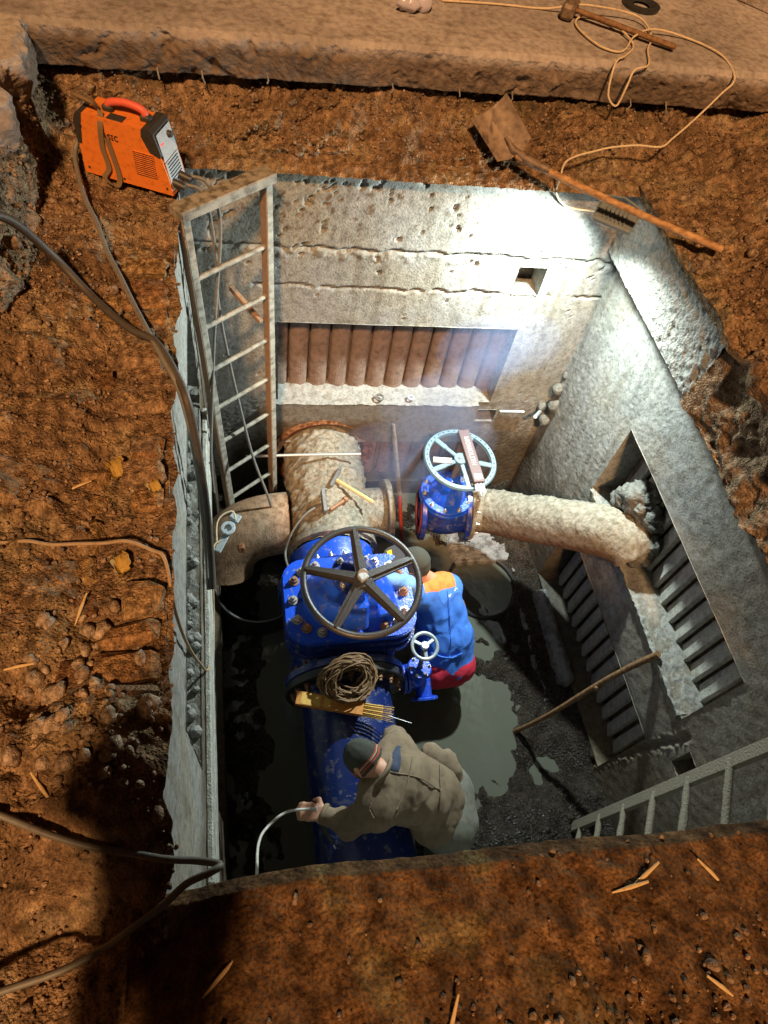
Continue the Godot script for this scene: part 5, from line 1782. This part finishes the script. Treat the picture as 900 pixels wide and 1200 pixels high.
	cable("electrode_lead", "white electrode lead curving up to the crouching man's hand", "cable", [Vector3(-0.09, -2.6, -0.32), Vector3(-0.08, -1.9, -0.34), Vector3(-0.07, -1.6, -0.36), Vector3(-0.06, -1.7, -0.47), Vector3(-0.02, -1.8, -0.55), Vector3(0.09, -1.9, -0.63), Vector3(0.24, -1.97, -0.64)], 0.0072, M.white_cable)
	cable("extension_cord", "thin beige extension cord looped over the slab edge and the sledgehammer", "cord", [Vector3(1.18, 0.508, -4.25), Vector3(1.5, 0.508, -4.27), Vector3(1.79, 0.512, -4.26), Vector3(2.0, 0.56, -4.22), Vector3(2.33, 0.535, -4.21), Vector3(2.36, 0.512, -4.02), Vector3(2.27, 0.512, -3.85), Vector3(2.21, 0.505, -3.68), Vector3(2.12, 0.49, -3.64), Vector3(2.09, 0.43, -3.60), Vector3(2.06, 0.34, -3.575), Vector3(2.0, 0.38, -3.59), Vector3(2.0, 0.47, -3.64), Vector3(2.03, 0.512, -3.69), Vector3(2.1, 0.512, -3.75), Vector3(2.2, 0.512, -3.9), Vector3(2.14, 0.53, -4.1), Vector3(2.02, 0.525, -4.19), Vector3(1.93, 0.512, -4.12), Vector3(1.93, 0.512, -3.98), Vector3(1.99, 0.512, -3.83), Vector3(2.1, 0.512, -3.8), Vector3(2.22, 0.53, -3.95), Vector3(2.38, 0.535, -4.05), Vector3(2.6, 0.512, -4.03), Vector3(2.73, 0.512, -3.85), Vector3(2.74, 0.48, -3.66), Vector3(2.66, 0.42, -3.6), Vector3(2.55, 0.3, -3.56), Vector3(2.42, 0.235, -3.48), Vector3(2.33, 0.215, -3.42), Vector3(2.2, 0.2, -3.45), Vector3(2.05, 0.18, -3.45), Vector3(1.95, 0.165, -3.43), Vector3(1.84, 0.15, -3.4), Vector3(1.77, 0.13, -3.36), Vector3(1.76, 0.06, -3.33), Vector3(1.80, -0.06, -3.39), Vector3(1.9, -0.14, -3.39), Vector3(2.03, -0.08, -3.26)], 0.0058, M.beige_cord)
	# wood chips and leaves on the soil
	var k := 0
	for e in [["on the left bank below the thick cable", -0.58, -1.45, 0.4], ["on the left bank below the thin wire", -0.53, -0.98, 1.3], ["at the left edge of the left bank", -0.68, -0.80, 0.1], ["above the hose on the left bank", -0.58, -0.46, 2.2], ["on the dark near bank by the hose", -0.13, 0.02, 0.7], ["in the right part of the near bank close to the pit edge", 1.14, -0.01, 2.2], ["yellow, lying in front of the muddy ladder", 0.90, -0.01, 0.1], ["greyish, beside the yellow chip near the pit edge", 0.95, -0.03, 0.45], ["among pebbles at the lower right of the near bank", 1.02, 0.22, 2.4], ["at the bottom middle of the near bank", 0.37, 0.18, 1.1]]:
		var mb := Mb.new()
		var y: float = left_bank_y(e[1], e[2]) + 0.008 if k < 4 else near_y(e[1], e[2]) + 0.006
		var l := rng.randf_range(0.035, 0.055)
		var d := Vector3(cos(e[3]), 0.08, -sin(e[3]))
		mb.tube([Vector3(e[1], y, e[2]) - d * l, Vector3(e[1], y + 0.006, e[2]), Vector3(e[1], y + 0.003, e[2]) + d * l], [0.002, 0.0055, 0.003], 6, true, 0.5)
		tag(put(mb, "wood_chip", M.chip), "pale wood chip " + e[0], "wood chip", "wood chips on the soil")
		k += 1
	for e in [[-0.46, -1.53, 0.045, "withered yellow leaf on the left bank nearest the thick cable"], [-0.42, -1.13, 0.04, "yellow leaf just below the thin wire"], [-0.33, -1.43, 0.03, "small yellow leaf on the bricks at the left rim"]]:
		var mb := Mb.new()
		var y := left_bank_y(e[0], e[1]) + 0.03
		mb.sheet(10, 10, func(u: float, v: float):
			var x := (u - 0.5) * 2.0
			var w: float = e[2] * sqrt(maxf(0.0, sin(PI * v))) * (0.75 + 0.5 * nmid(Vector3(v, x * 0.3, e[0]), 0.5))
			return Vector3(e[0] + x * w, y + 0.018 * absf(x) * v + 0.014 * sin(v * 5.0 + x) + 0.01 * nmid(Vector3(u, v, e[0]), 0.4), e[1] + (v - 0.5) * e[2] * 2.2))
		tag(put(mb, "fallen_leaf", M.leaf), e[3], "leaf", "leaves on the left bank")

func lay(x: float, z: float, r: float) -> Vector3:
	return Vector3(x, maxf(left_bank_y(x, z), 0.018 * smoothstep(-0.72, -0.6, x) * smoothstep(-0.3, -0.5, z) - 0.2 * smoothstep(-0.5, -0.3, z)) + r + 0.013, z)

func near_y(x: float, z: float) -> float:
	var best := 0.1
	var bd := 9.0
	for k in 60:
		var q := near_bank((x + 0.36) / 3.76, 0.25 + 0.75 * k / 60.0)
		if absf(q.z - z) < bd:
			bd = absf(q.z - z)
			best = q.y
	return best

# ---------- the two workers ----------
func head_caps(c: Vector3, crown: Vector3, fwd: Vector3) -> Array:
	# c is the middle of the skull, crown points out of the top of the head, fwd out of the face
	var r := fwd.cross(crown).normalized()
	var caps := [
		[c + crown * 0.02 - fwd * 0.02, c + crown * 0.025 + fwd * 0.015, 0.082, 0.078],
		[c - crown * 0.03 + fwd * 0.02, c - crown * 0.075 + fwd * 0.04, 0.066, 0.045],
		[c - crown * 0.095 + fwd * 0.055, c - crown * 0.09 + fwd * 0.07, 0.026, 0.02],
		[c + crown * 0.005 + fwd * 0.088, c - crown * 0.035 + fwd * 0.108, 0.01, 0.015],
		[c - crown * 0.062 + fwd * 0.082 - r * 0.018, c - crown * 0.062 + fwd * 0.082 + r * 0.018, 0.009, 0.009],
	]
	for s in [-1, 1]:
		caps.append([c + r * s * 0.078 + crown * 0.012 - fwd * 0.012, c + r * s * 0.083 - crown * 0.03 - fwd * 0.004, 0.018, 0.012])
		caps.append([c + r * s * 0.032 + crown * 0.02 + fwd * 0.078, c + r * s * 0.045 + crown * 0.018 + fwd * 0.07, 0.014, 0.012])
		caps.append([c + r * s * 0.04 - crown * 0.025 + fwd * 0.07, c + r * s * 0.05 - crown * 0.03 + fwd * 0.05, 0.02, 0.018])
	return caps

# a sewn line lying on top of a garment, along points given as (x, z)
func seam(src: Mb, line: Array, r: float, m: Material, host: Node3D, called: String) -> void:
	var pts := []
	for k in line.size() - 1:
		for s in 7:
			var q: Vector2 = (line[k] as Vector2).lerp(line[k + 1], s / 7.0)
			var y := -99.0
			for p in src.v:
				if p.y > y and absf(p.x - q.x) < 0.011 and absf(p.z - q.y) < 0.011:
					y = p.y
			if y > -90.0:
				pts.append(Vector3(q.x, y + 0.0005, q.y))
	if pts.size() > 2:
		var mb := Mb.new()
		mb.tube(smooth(pts, 2), r, 6)
		put(mb, called, m, host)

func fat(caps: Array, by: float) -> Array:
	var out := []
	for c in caps:
		out.append([c[0], c[1], c[2] + by, c[3] + by])
	return out

func man_in_brown() -> void:
	var t := thing("person", "person in brown canvas jacket and dark striped knit hat bending over the front pipe", "person", Vector3(1.05, -3.1, -0.55))
	var neck := Vector3(0.60, -1.70, -0.72)
	var head := Vector3(0.505, -1.665, -0.795)
	var crown := Vector3(-0.68, 0.32, -0.60).normalized()
	var fwd := Vector3(-0.45, -0.9, 0.05)
	fwd = (fwd - crown * fwd.dot(crown)).normalized()
	var ls := Vector3(0.56, -1.76, -0.56)
	var rs := Vector3(0.72, -1.82, -0.84)
	var le := Vector3(0.42, -1.98, -0.54)
	var lw := Vector3(0.305, -2.0, -0.605)
	var re := Vector3(0.76, -2.06, -0.97)
	var rw := Vector3(0.8, -2.3, -1.0)
	var chest := Vector3(0.72, -1.83, -0.69)
	var waist := Vector3(0.88, -1.97, -0.63)
	var hip := Vector3(1.0, -2.1, -0.58)
	var lh := Vector3(0.99, -2.14, -0.47)
	var rh := Vector3(1.03, -2.14, -0.68)
	var lk := Vector3(1.10, -2.56, -0.40)
	var rk := Vector3(1.06, -2.56, -0.62)
	var la := Vector3(1.08, -3.02, -0.42)
	var ra := Vector3(1.05, -3.02, -0.64)
	var torso := [[ls.lerp(rs, 0.28), waist + (ls - rs) * 0.16, 0.115, 0.115], [ls.lerp(rs, 0.72), waist + (rs - ls) * 0.16, 0.115, 0.115], [waist, waist.lerp(hip, 0.5), 0.13, 0.13], [ls, rs, 0.075, 0.075], [chest, chest + Vector3(0, 0.03, 0), 0.12, 0.11]]
	var larm := [[ls, le, 0.06, 0.048], [le, lw, 0.046, 0.034]]
	var rarm := [[rs, re, 0.06, 0.048], [re, rw, 0.046, 0.034]]
	var legs := [[lh, lk, 0.095, 0.065], [lk, la, 0.062, 0.045], [rh, rk, 0.095, 0.065], [rk, ra, 0.062, 0.045], [lh, rh, 0.12, 0.12]]
	var mb := Mb.new()
	body(mb, torso + larm + rarm + legs + [[neck, head - crown * 0.03, 0.058, 0.056], [chest, neck, 0.1, 0.06]], 0.016)
	body(mb, head_caps(head, crown, fwd) + [[neck, head - crown * 0.03, 0.058, 0.056]], 0.005, 0.007)
	put(mb, "body", M.skin, t)
	var hands := Mb.new()
	body(hands, hand_caps(lw, (Vector3(0.25, -1.99, -0.62) - lw).normalized(), Vector3(0.3, 0.1, -0.9).normalized(), Vector3(0.3, -0.9, 0.1).normalized(), 0.8, 1.08), 0.0042, 0.006)
	body(hands, hand_caps(rw, Vector3(-0.9, -0.3, 0.1).normalized(), Vector3(0, 0.2, 1).normalized(), Vector3(0, -1, 0), 0.6, 1.08), 0.0042, 0.006)
	put(hands, "work_gloves", M.skin, t)
	mb = Mb.new()
	body(mb, fat(torso, 0.026) + [[ls, le, 0.09, 0.072], [le, lw + (le - lw) * 0.12, 0.07, 0.05], [rs, re, 0.09, 0.072], [re, rw, 0.07, 0.05],
		[hip + Vector3(-0.09, 0.03, -0.06), hip + Vector3(-0.08, 0.02, 0.07), 0.145, 0.145],
		[hip + Vector3(-0.05, 0.10, -0.19), hip + Vector3(0.03, 0.05, -0.15), 0.08, 0.06],
		[chest, neck.lerp(chest, 0.15), 0.12, 0.085]], 0.0095, 0.018, 0.011, func(q: Vector3):
			return Color(0.85, 0.84, 0.82).lerp(Color(1.12, 1.1, 1.06), smoothstep(-0.3, 0.3, nlo(q, 1.5))))
	var jb := put(mb, "jacket", M.canvas, t)
	seam(mb, [Vector2(0.625, -0.71), Vector2(0.72, -0.69), Vector2(0.84, -0.65), Vector2(0.93, -0.61)], 0.0035, M.canvas, jb, "back_seam")
	seam(mb, [Vector2(0.64, -0.53), Vector2(0.70, -0.62), Vector2(0.74, -0.71), Vector2(0.78, -0.80)], 0.004, M.canvas, jb, "yoke_seam")
	seam(mb, [Vector2(0.895, -0.52), Vector2(0.915, -0.6), Vector2(0.93, -0.68), Vector2(0.95, -0.76)], 0.007, M.canvas, jb, "waist_band")
	seam(mb, [Vector2(0.52, -0.60), Vector2(0.50, -0.55), Vector2(0.52, -0.50)], 0.003, M.canvas, jb, "sleeve_seam")
	mb = Mb.new()
	body(mb, [[neck.lerp(rs, 0.25) + Vector3(0.02, 0.06, 0.02), rs + Vector3(-0.02, 0.088, 0.02), 0.045, 0.05]], 0.009, 0.015, 0.006)
	put(mb, "shoulder_patch", M.navy_cloth, t)
	mb = Mb.new()   # folded collar round the neck
	var ring := []
	var cn := (head - neck).normalized()
	var cx := cn.cross(Vector3.UP).normalized()
	var cy := cn.cross(cx)
	for k in 15:
		var an := TAU * k / 14.0
		ring.append(neck + cn * 0.012 + cx * cos(an) * 0.078 + cy * sin(an) * 0.078 + Vector3(0, 0.006 * sin(an * 3.0), 0))
	mb.tube(ring, 0.022, 10, false, 0.6)
	put(mb, "collar", M.canvas, t)
	mb = Mb.new()
	var cuff := []
	var wd := (lw - le).normalized()
	var wx := wd.cross(Vector3.UP).normalized()
	for k in 13:
		var an := TAU * k / 12.0
		cuff.append(lw + wd * 0.012 + (wx * cos(an) + wd.cross(wx) * sin(an)) * 0.05)
	mb.tube(cuff, 0.009, 8, false, 1.6)
	put(mb, "cuff", M.canvas, t)
	mb = Mb.new()   # flap pocket at the back of the hip
	body(mb, [[Vector3(0.92, -1.9, -0.83), Vector3(1.03, -1.98, -0.73), 0.055, 0.05], [Vector3(1.02, -1.95, -0.80), Vector3(1.07, -2.02, -0.70), 0.05, 0.04]], 0.01, 0.015, 0.016)
	put(mb, "jacket_tail", M.canvas, t)
	mb = Mb.new()
	body(mb, fat(legs, 0.026) + [[hip + Vector3(0.03, -0.03, -0.06), hip + Vector3(0.03, -0.03, 0.1), 0.145, 0.145]], 0.012, 0.02, 0.009)
	put(mb, "trousers", M.trousers, t)
	mb = Mb.new()
	for a in [la, ra]:
		body(mb, [[a + Vector3(0, 0.12, 0), a, 0.065, 0.06], [a + Vector3(0, -0.03, 0), a + Vector3(-0.15, -0.05, -0.03), 0.05, 0.04]], 0.012)
	put(mb, "boots", M.black_rubber, t)
	# knitted hat
	var r := fwd.cross(crown).normalized()
	var hat := func(lo: float, hi: float, grow: float, m: Material, called: String, host: Node3D) -> MeshInstance3D:
		var h := Mb.new()
		h.sheet(56, 26, func(a: float, b: float):
			var an := TAU * a
			var yy := lerpf(lo, hi, b)
			var prof := sqrt(maxf(0.0, 1.0 - pow(clampf(yy, 0, 1), 2.4)))
			var q := head + crown * (-0.005 + yy * 0.125) + (r * cos(an) * 0.088 + fwd * sin(an) * 0.1 - fwd * 0.006) * (prof + grow)
			q += (r * cos(an) + fwd * sin(an)) * (0.0012 * sin(an * 46.0)) * prof
			return q + crown * 0.008 * nmid(q, 1.0)
		)
		return put(h, called, m, host)
	var ht: MeshInstance3D = hat.call(-0.2, 1.0, 0.03, M.knit, "hat", t)
	hat.call(-0.22, -0.1, 0.065, M.knit, "turned_brim", ht)
	hat.call(-0.1, -0.03, 0.06, M.knit_red, "stripe", ht)
	hat.call(-0.03, 0.03, 0.057, M.knit, "stripe", ht)
	hat.call(0.03, 0.075, 0.055, M.knit_pale, "stripe", ht)
	hat.call(0.075, 0.14, 0.05, M.knit_red, "stripe", ht)
	# electrode holder in the hand
	t = thing("electrode_holder", "white and black electrode holder held in the bending person's gloved hand", "electrode holder", Vector3(0.25, -2.0, -0.6))
	mb = Mb.new()
	cyl(mb, Vector3(0.245, -1.97, -0.65), Vector3(0.27, -2.02, -0.575), 0.014, 0.017, 14)
	put(mb, "grip", M.white_cable, t)
	mb = Mb.new()
	mb.bar(Vector3(0.268, -2.02, -0.58), Vector3(0.335, -2.07, -0.46), 0.022, 0.018, Vector3.UP, 0.004)
	put(mb, "jaw", M.dark_plastic, t)
	mb = Mb.new()
	cyl(mb, Vector3(0.33, -2.07, -0.465), Vector3(0.345, -2.08, -0.44), 0.005, -1.0, 8, 0.001)
	put(mb, "contact", M.silver, t)

func man_in_blue() -> void:
	var t := thing("person", "person in blue work jacket with orange yoke and dark welding mask squatting in the water", "person", Vector3(1.35, -3.1, -1.7))
	var pel := Vector3(1.33, -2.72, -1.62)
	var mid := Vector3(1.33, -2.53, -1.76)
	var chest := Vector3(1.29, -2.38, -1.94)
	var neck := Vector3(1.21, -2.2, -2.06)
	var head := Vector3(1.075, -2.02, -2.12)
	var crown := Vector3(-0.35, 0.75, -0.5).normalized()
	var fwd := Vector3(-0.9, -0.42, 0.12)
	fwd = (fwd - crown * fwd.dot(crown)).normalized()
	var ls := Vector3(1.11, -2.23, -1.97)
	var rs := Vector3(1.40, -2.33, -2.07)
	var le := Vector3(0.98, -2.0, -1.95)
	var lw := Vector3(0.83, -1.87, -1.945)
	var re := Vector3(1.40, -2.6, -2.22)
	var rw := Vector3(1.2, -2.58, -2.38)
	var lh := Vector3(1.23, -2.74, -1.66)
	var rh := Vector3(1.43, -2.74, -1.68)
	var lk := Vector3(1.2, -2.7, -2.05)
	var rk := Vector3(1.5, -2.7, -2.07)
	var la := Vector3(1.22, -3.05, -1.75)
	var ra := Vector3(1.46, -3.05, -1.77)
	var torso := [[ls.lerp(rs, 0.3), mid + Vector3(-0.055, 0, 0), 0.105, 0.112], [ls.lerp(rs, 0.72), mid + Vector3(0.07, 0, -0.02), 0.105, 0.115], [mid + Vector3(-0.05, 0, 0), pel + Vector3(-0.055, 0.02, 0), 0.118, 0.128], [mid + Vector3(0.065, 0, 0), pel + Vector3(0.065, 0.02, 0), 0.118, 0.13], [ls, rs.lerp(ls, 0.1), 0.066, 0.06], [neck + Vector3(0.0, -0.03, 0.03), mid, 0.07, 0.1]]
	var arms := [[ls, le, 0.058, 0.046], [le, lw, 0.045, 0.033], [rs, re, 0.058, 0.046], [re, rw, 0.045, 0.033]]
	var legs := [[lh, lk, 0.10, 0.065], [lk, la, 0.06, 0.045], [rh, rk, 0.10, 0.065], [rk, ra, 0.06, 0.045]]
	var seat := [[pel + Vector3(-0.075, -0.03, 0.0), pel + Vector3(-0.07, -0.08, -0.03), 0.145, 0.15], [pel + Vector3(0.08, -0.03, -0.01), pel + Vector3(0.08, -0.08, -0.03), 0.145, 0.15]]
	var mb := Mb.new()
	body(mb, torso + arms + legs + seat + [[chest, neck, 0.09, 0.06], [neck, head - crown * 0.03, 0.058, 0.056]], 0.016)
	body(mb, head_caps(head, crown, fwd) + [[neck, head - crown * 0.03, 0.058, 0.056]], 0.005, 0.007)
	put(mb, "body", M.skin, t)
	mb = Mb.new()
	body(mb, fat(torso, 0.024) + [[ls, le, 0.085, 0.068], [rs, re, 0.085, 0.068], [re, rw, 0.066, 0.05], [chest, neck.lerp(chest, 0.3), 0.11, 0.08]], 0.0095, 0.018, 0.011, null)
	var yoke := Mb.new()   # split off the orange yoke above a line across the shoulders
	var cut := func(q: Vector3) -> bool: return (q - neck).dot(Vector3(-0.1, 0.55, -0.8)) > -0.055 + 0.02 * nmid(q, 0.4) and q.x > 1.14 and q.x < 1.40
	yoke.v = mb.v
	yoke.c = mb.c
	var keep := PackedInt32Array()
	for k in range(0, mb.ix.size(), 3):
		var m := (mb.v[mb.ix[k]] + mb.v[mb.ix[k + 1]] + mb.v[mb.ix[k + 2]]) / 3.0
		var into := yoke.ix if cut.call(m) else keep
		if cut.call(m):
			yoke.ix.append_array(mb.ix.slice(k, k + 3))
		elif m.y > pel.y - 0.015 - 0.2 * (m.z - pel.z) + 0.012 * sin(m.x * 30.0):
			keep.append_array(mb.ix.slice(k, k + 3))
	mb.ix = keep
	var jk := put(mb, "jacket", M.denim, t)
	put(yoke, "yoke", M.cloth_orange, jk)
	seam(mb, [Vector2(1.32, -1.97), Vector2(1.325, -1.87), Vector2(1.33, -1.76), Vector2(1.335, -1.64)], 0.003, M.denim, jk, "back_seam")
	seam(mb, [Vector2(1.19, -1.63), Vector2(1.26, -1.60), Vector2(1.34, -1.59), Vector2(1.43, -1.61)], 0.006, M.denim, jk, "waist_band")
	mb = Mb.new()   # white mark on the back of the jacket
	var m0 := Vector3(1.33, -2.215, -1.945)
	for k in 5:
		lump(mb, m0 + Vector3(0.016 * k, 0.002 * k, -0.012 * k), Vector3(0.012, 0.007, 0.007) if k else Vector3(0.017, 0.012, 0.014), 0.1, 8)
	put(mb, "back_print", M.white_print, jk)
	mb = Mb.new()
	body(mb, [[le + (ls - le) * 0.12, le, 0.07, 0.066], [le, lw + (le - lw) * 0.1, 0.066, 0.048]], 0.01, 0.015, 0.012)
	put(mb, "sleeve", M.light_denim, jk)
	mb = Mb.new()
	body(mb, fat([[pel + Vector3(-0.07, 0.03, 0.0), pel + Vector3(0.08, 0.03, -0.005), 0.15, 0.15], [pel + Vector3(-0.07, -0.02, 0.0), pel + Vector3(0.08, -0.02, -0.005), 0.158, 0.158]], 0.0), 0.011, 0.016, 0.008)
	put(mb, "red_waistband", M.cloth_red, t)
	mb = Mb.new()
	body(mb, fat(seat, 0.012) + fat(legs, 0.022), 0.013, 0.02, 0.01)
	put(mb, "trousers", M.cloth_tan, t)
	mb = Mb.new()
	body(mb, hand_caps(lw, Vector3(-0.95, 0.1, -0.2).normalized(), Vector3(0.2, 0.1, -0.95).normalized(), Vector3(-0.1, -1, 0).normalized(), 0.7, 1.12), 0.0042, 0.006)
	body(mb, hand_caps(rw, Vector3(-0.9, 0.1, -0.3).normalized(), Vector3(0.1, 0.9, 0).normalized(), Vector3(0, -0.3, -1).normalized(), 0.7, 1.12), 0.0042, 0.006)
	put(mb, "gloves", M.glove, t)
	mb = Mb.new()   # cap under the mask, and the mask itself: a faceted shell in front of the face
	body(mb, [[head + crown * 0.03 - fwd * 0.02, head + crown * 0.035 + fwd * 0.01, 0.088, 0.088], [head - crown * 0.03 - fwd * 0.03, head - fwd * 0.03, 0.08, 0.09]], 0.009, 0.012)
	put(mb, "hood", M.knit, t)
	var r := fwd.cross(crown).normalized()
	mb = Mb.new()
	mb.sheet(14, 12, func(a: float, b: float):
		var an := lerpf(-1.75, 1.75, a)
		var w := lerpf(0.118, 0.08, b)
		var y := lerpf(0.12, -0.19, b)
		var nose := 0.165 + 0.02 * sin(b * PI)
		var cr := signf(sin(an)) * pow(absf(sin(an)), 0.6)
		return head + crown * y + r * cr * w + fwd * (0.01 + nose * pow(maxf(0.0, cos(an * 0.88)), 0.5)))
	mb.sheet(14, 3, func(a: float, b: float):
		var an := lerpf(-1.75, 1.75, a)
		var cr := signf(sin(an)) * pow(absf(sin(an)), 0.6)
		var e := head + crown * 0.125 + r * cr * 0.118 + fwd * (0.01 + 0.165 * pow(maxf(0.0, cos(an * 0.88)), 0.5))
		return e.lerp(head + crown * 0.135 + fwd * 0.02, b))
	var mk := put(mb, "welding_mask", M.mask, t)
	mb = Mb.new()
	mb.box(head + crown * 0.135 + fwd * 0.13, Vector3(0.1, 0.004, 0.035), 0.001, Basis(r, crown, r.cross(crown)))
	put(mb, "yellow_sticker", M.yellow_print, mk)
	mb = Mb.new()
	body(mb, [[head + crown * 0.02 - fwd * 0.09 - r * 0.03, head - crown * 0.01 - fwd * 0.1 + r * 0.03, 0.018, 0.018]], 0.006, 0.008)
	put(mb, "strap_knob", M.dark_plastic, mk)

func onlooker() -> void:
	# stands on the near bank behind the viewpoint; the street light throws this shadow over the near left corner
	var t := thing("person", "person in dark jacket standing on the near bank behind the viewpoint", "person", Vector3(-0.5, 0.22, 0.72))
	var up := Vector3(-0.5, 0.2, 0.72)
	var caps := []
	for s in [-1.0, 1.0]:
		caps.append([up + Vector3(0.09 * s, 0.86, 0), up + Vector3(0.12 * s, 0.46, -0.02), 0.095, 0.065])
		caps.append([up + Vector3(0.12 * s, 0.46, -0.02), up + Vector3(0.14 * s, 0.08, 0.02), 0.062, 0.045])
	var top := [[up + Vector3(-0.08, 0.9, 0), up + Vector3(-0.1, 1.35, 0), 0.125, 0.115], [up + Vector3(0.08, 0.9, 0), up + Vector3(0.1, 1.35, 0), 0.125, 0.115], [up + Vector3(-0.19, 1.4, 0), up + Vector3(0.19, 1.4, 0), 0.07, 0.07]]
	var arms := []
	for s in [-1.0, 1.0]:
		arms.append([up + Vector3(0.2 * s, 1.4, 0), up + Vector3(0.25 * s, 1.14, -0.1), 0.06, 0.048])
		arms.append([up + Vector3(0.25 * s, 1.14, -0.1), up + Vector3(0.12 * s, 1.2, -0.32), 0.046, 0.034])
	var head := up + Vector3(0, 1.66, -0.03)
	var skin := Mb.new()
	body(skin, caps + top + arms + [[up + Vector3(0, 1.4, 0), head, 0.07, 0.055]], 0.018)
	body(skin, head_caps(head, Vector3(0, 1, 0), Vector3(0, 0, -1)), 0.007, 0.007)
	for s in [-1.0, 1.0]:
		body(skin, hand_caps(up + Vector3(0.12 * s, 1.2, -0.32), Vector3(-0.6 * s, 0.2, -0.75).normalized(), Vector3(0, 1, 0.2).normalized(), Vector3(-s, 0, 0.3).normalized(), 0.4), 0.005, 0.006)
	put(skin, "body", M.skin, t)
	var mb := Mb.new()
	body(mb, fat(top + arms, 0.024), 0.014, 0.018, 0.01)
	put(mb, "jacket", M.navy_cloth, t)
	mb = Mb.new()
	body(mb, fat(caps, 0.02), 0.014, 0.018, 0.008)
	put(mb, "trousers", M.trousers, t)
	mb = Mb.new()
	for s in [-1.0, 1.0]:
		body(mb, [[up + Vector3(0.14 * s, 0.06, 0.02), up + Vector3(0.15 * s, 0.04, -0.14), 0.052, 0.042]], 0.012)
	put(mb, "boots", M.black_rubber, t)
	mb = Mb.new()
	body(mb, [[head + Vector3(0, 0.03, 0.025), head + Vector3(0, 0.04, 0.0), 0.092, 0.09]], 0.009, 0.01)
	put(mb, "cap", M.knit, t)

func smoke() -> void:
	var puffs := []
	for k in 14:
		var s := k / 13.0
		var at := Vector3(1.15, -2.3, -2.95).lerp(Vector3(1.75, -1.15, -3.3), s) + Vector3(rng.randf_range(-0.35, 0.3), rng.randf_range(-0.12, 0.12), rng.randf_range(-0.06, 0.06))
		var r := rng.randf_range(0.3, 0.6)
		puffs.append([at, Vector3(r * 1.3, r, 0.32)])
	for s in puffs:
		var f := FogVolume.new()
		f.name = "welding_smoke"
		f.shape = RenderingServer.FOG_VOLUME_SHAPE_ELLIPSOID
		f.size = s[1]
		f.position = s[0]
		f.material = M.smoke
		f.set_meta("kind", "stuff")
		f.set_meta("label", "thin bluish welding smoke drifting before the back wall window")
		add_child(f, true)

const LED := 16.5

func _ready() -> void:
	var cam := Camera3D.new()
	cam.name = "camera"
	cam.fov = 74.44
	cam.near = 0.05
	cam.far = 300.0
	cam.transform = Transform3D(Basis(Vector3(0.97974, 0.13103, 0.15148), Vector3(0.05644, 0.54507, -0.83649), Vector3(-0.19217, 0.82809, 0.52663)), Vector3(0, 2, 0))
	add_child(cam)
	var env := Environment.new()
	var sky := Sky.new()
	var ps := ProceduralSkyMaterial.new()
	ps.sky_top_color = Color(0.16, 0.10, 0.07)
	ps.sky_horizon_color = Color(0.34, 0.21, 0.12)
	ps.ground_bottom_color = Color(0.1, 0.07, 0.05)
	ps.ground_horizon_color = Color(0.3, 0.19, 0.11)
	ps.sky_curve = 0.2
	sky.sky_material = ps
	env.background_mode = Environment.BG_SKY
	env.sky = sky
	env.background_energy_multiplier = 1.0
	env.tonemap_mode = Environment.TONE_MAPPER_LINEAR
	env.tonemap_exposure = 1.0
	env.sdfgi_enabled = true
	env.ssao_enabled = true
	env.ssil_enabled = true
	env.volumetric_fog_enabled = true
	env.volumetric_fog_density = 0.0
	var we := WorldEnvironment.new()
	we.environment = env
	add_child(we)
	# the sodium street lighting, high up and a little behind the camera
	var sun := DirectionalLight3D.new()
	sun.name = "street_lighting"
	sun.light_color = Color(1.0, 0.77, 0.54)
	sun.light_energy = 1.45
	sun.light_angular_distance = 4.5
	sun.shadow_enabled = true
	sun.transform.basis = Basis.looking_at(-Vector3(-0.2, 1.0, 0.8).normalized(), Vector3.FORWARD)
	add_child(sun)
	rng.seed = 77
	n_lo.seed = 1
	n_lo.frequency = 2.1
	n_lo.fractal_octaves = 3
	n_mid.seed = 2
	n_mid.frequency = 9.0
	n_mid.fractal_octaves = 3
	n_hi.seed = 3
	n_hi.frequency = 42.0
	n_hi.fractal_octaves = 2
	n_cell.seed = 4
	n_cell.noise_type = FastNoiseLite.TYPE_CELLULAR
	n_cell.frequency = 16.0
	n_cell.fractal_type = FastNoiseLite.FRACTAL_NONE
	n_rid.seed = 5
	n_rid.frequency = 4.0
	n_rid.fractal_octaves = 2
	materials()
	var t0 := Time.get_ticks_msec()
	surroundings()
	print("surroundings ", Time.get_ticks_msec() - t0)
	chamber()
	print("chamber ", Time.get_ticks_msec() - t0)
	pipework()
	ladders()
	welder()
	tools()
	cables()
	print("objects ", Time.get_ticks_msec() - t0)
	man_in_brown()
	man_in_blue()
	onlooker()
	print("people ", Time.get_ticks_msec() - t0)
	smoke()
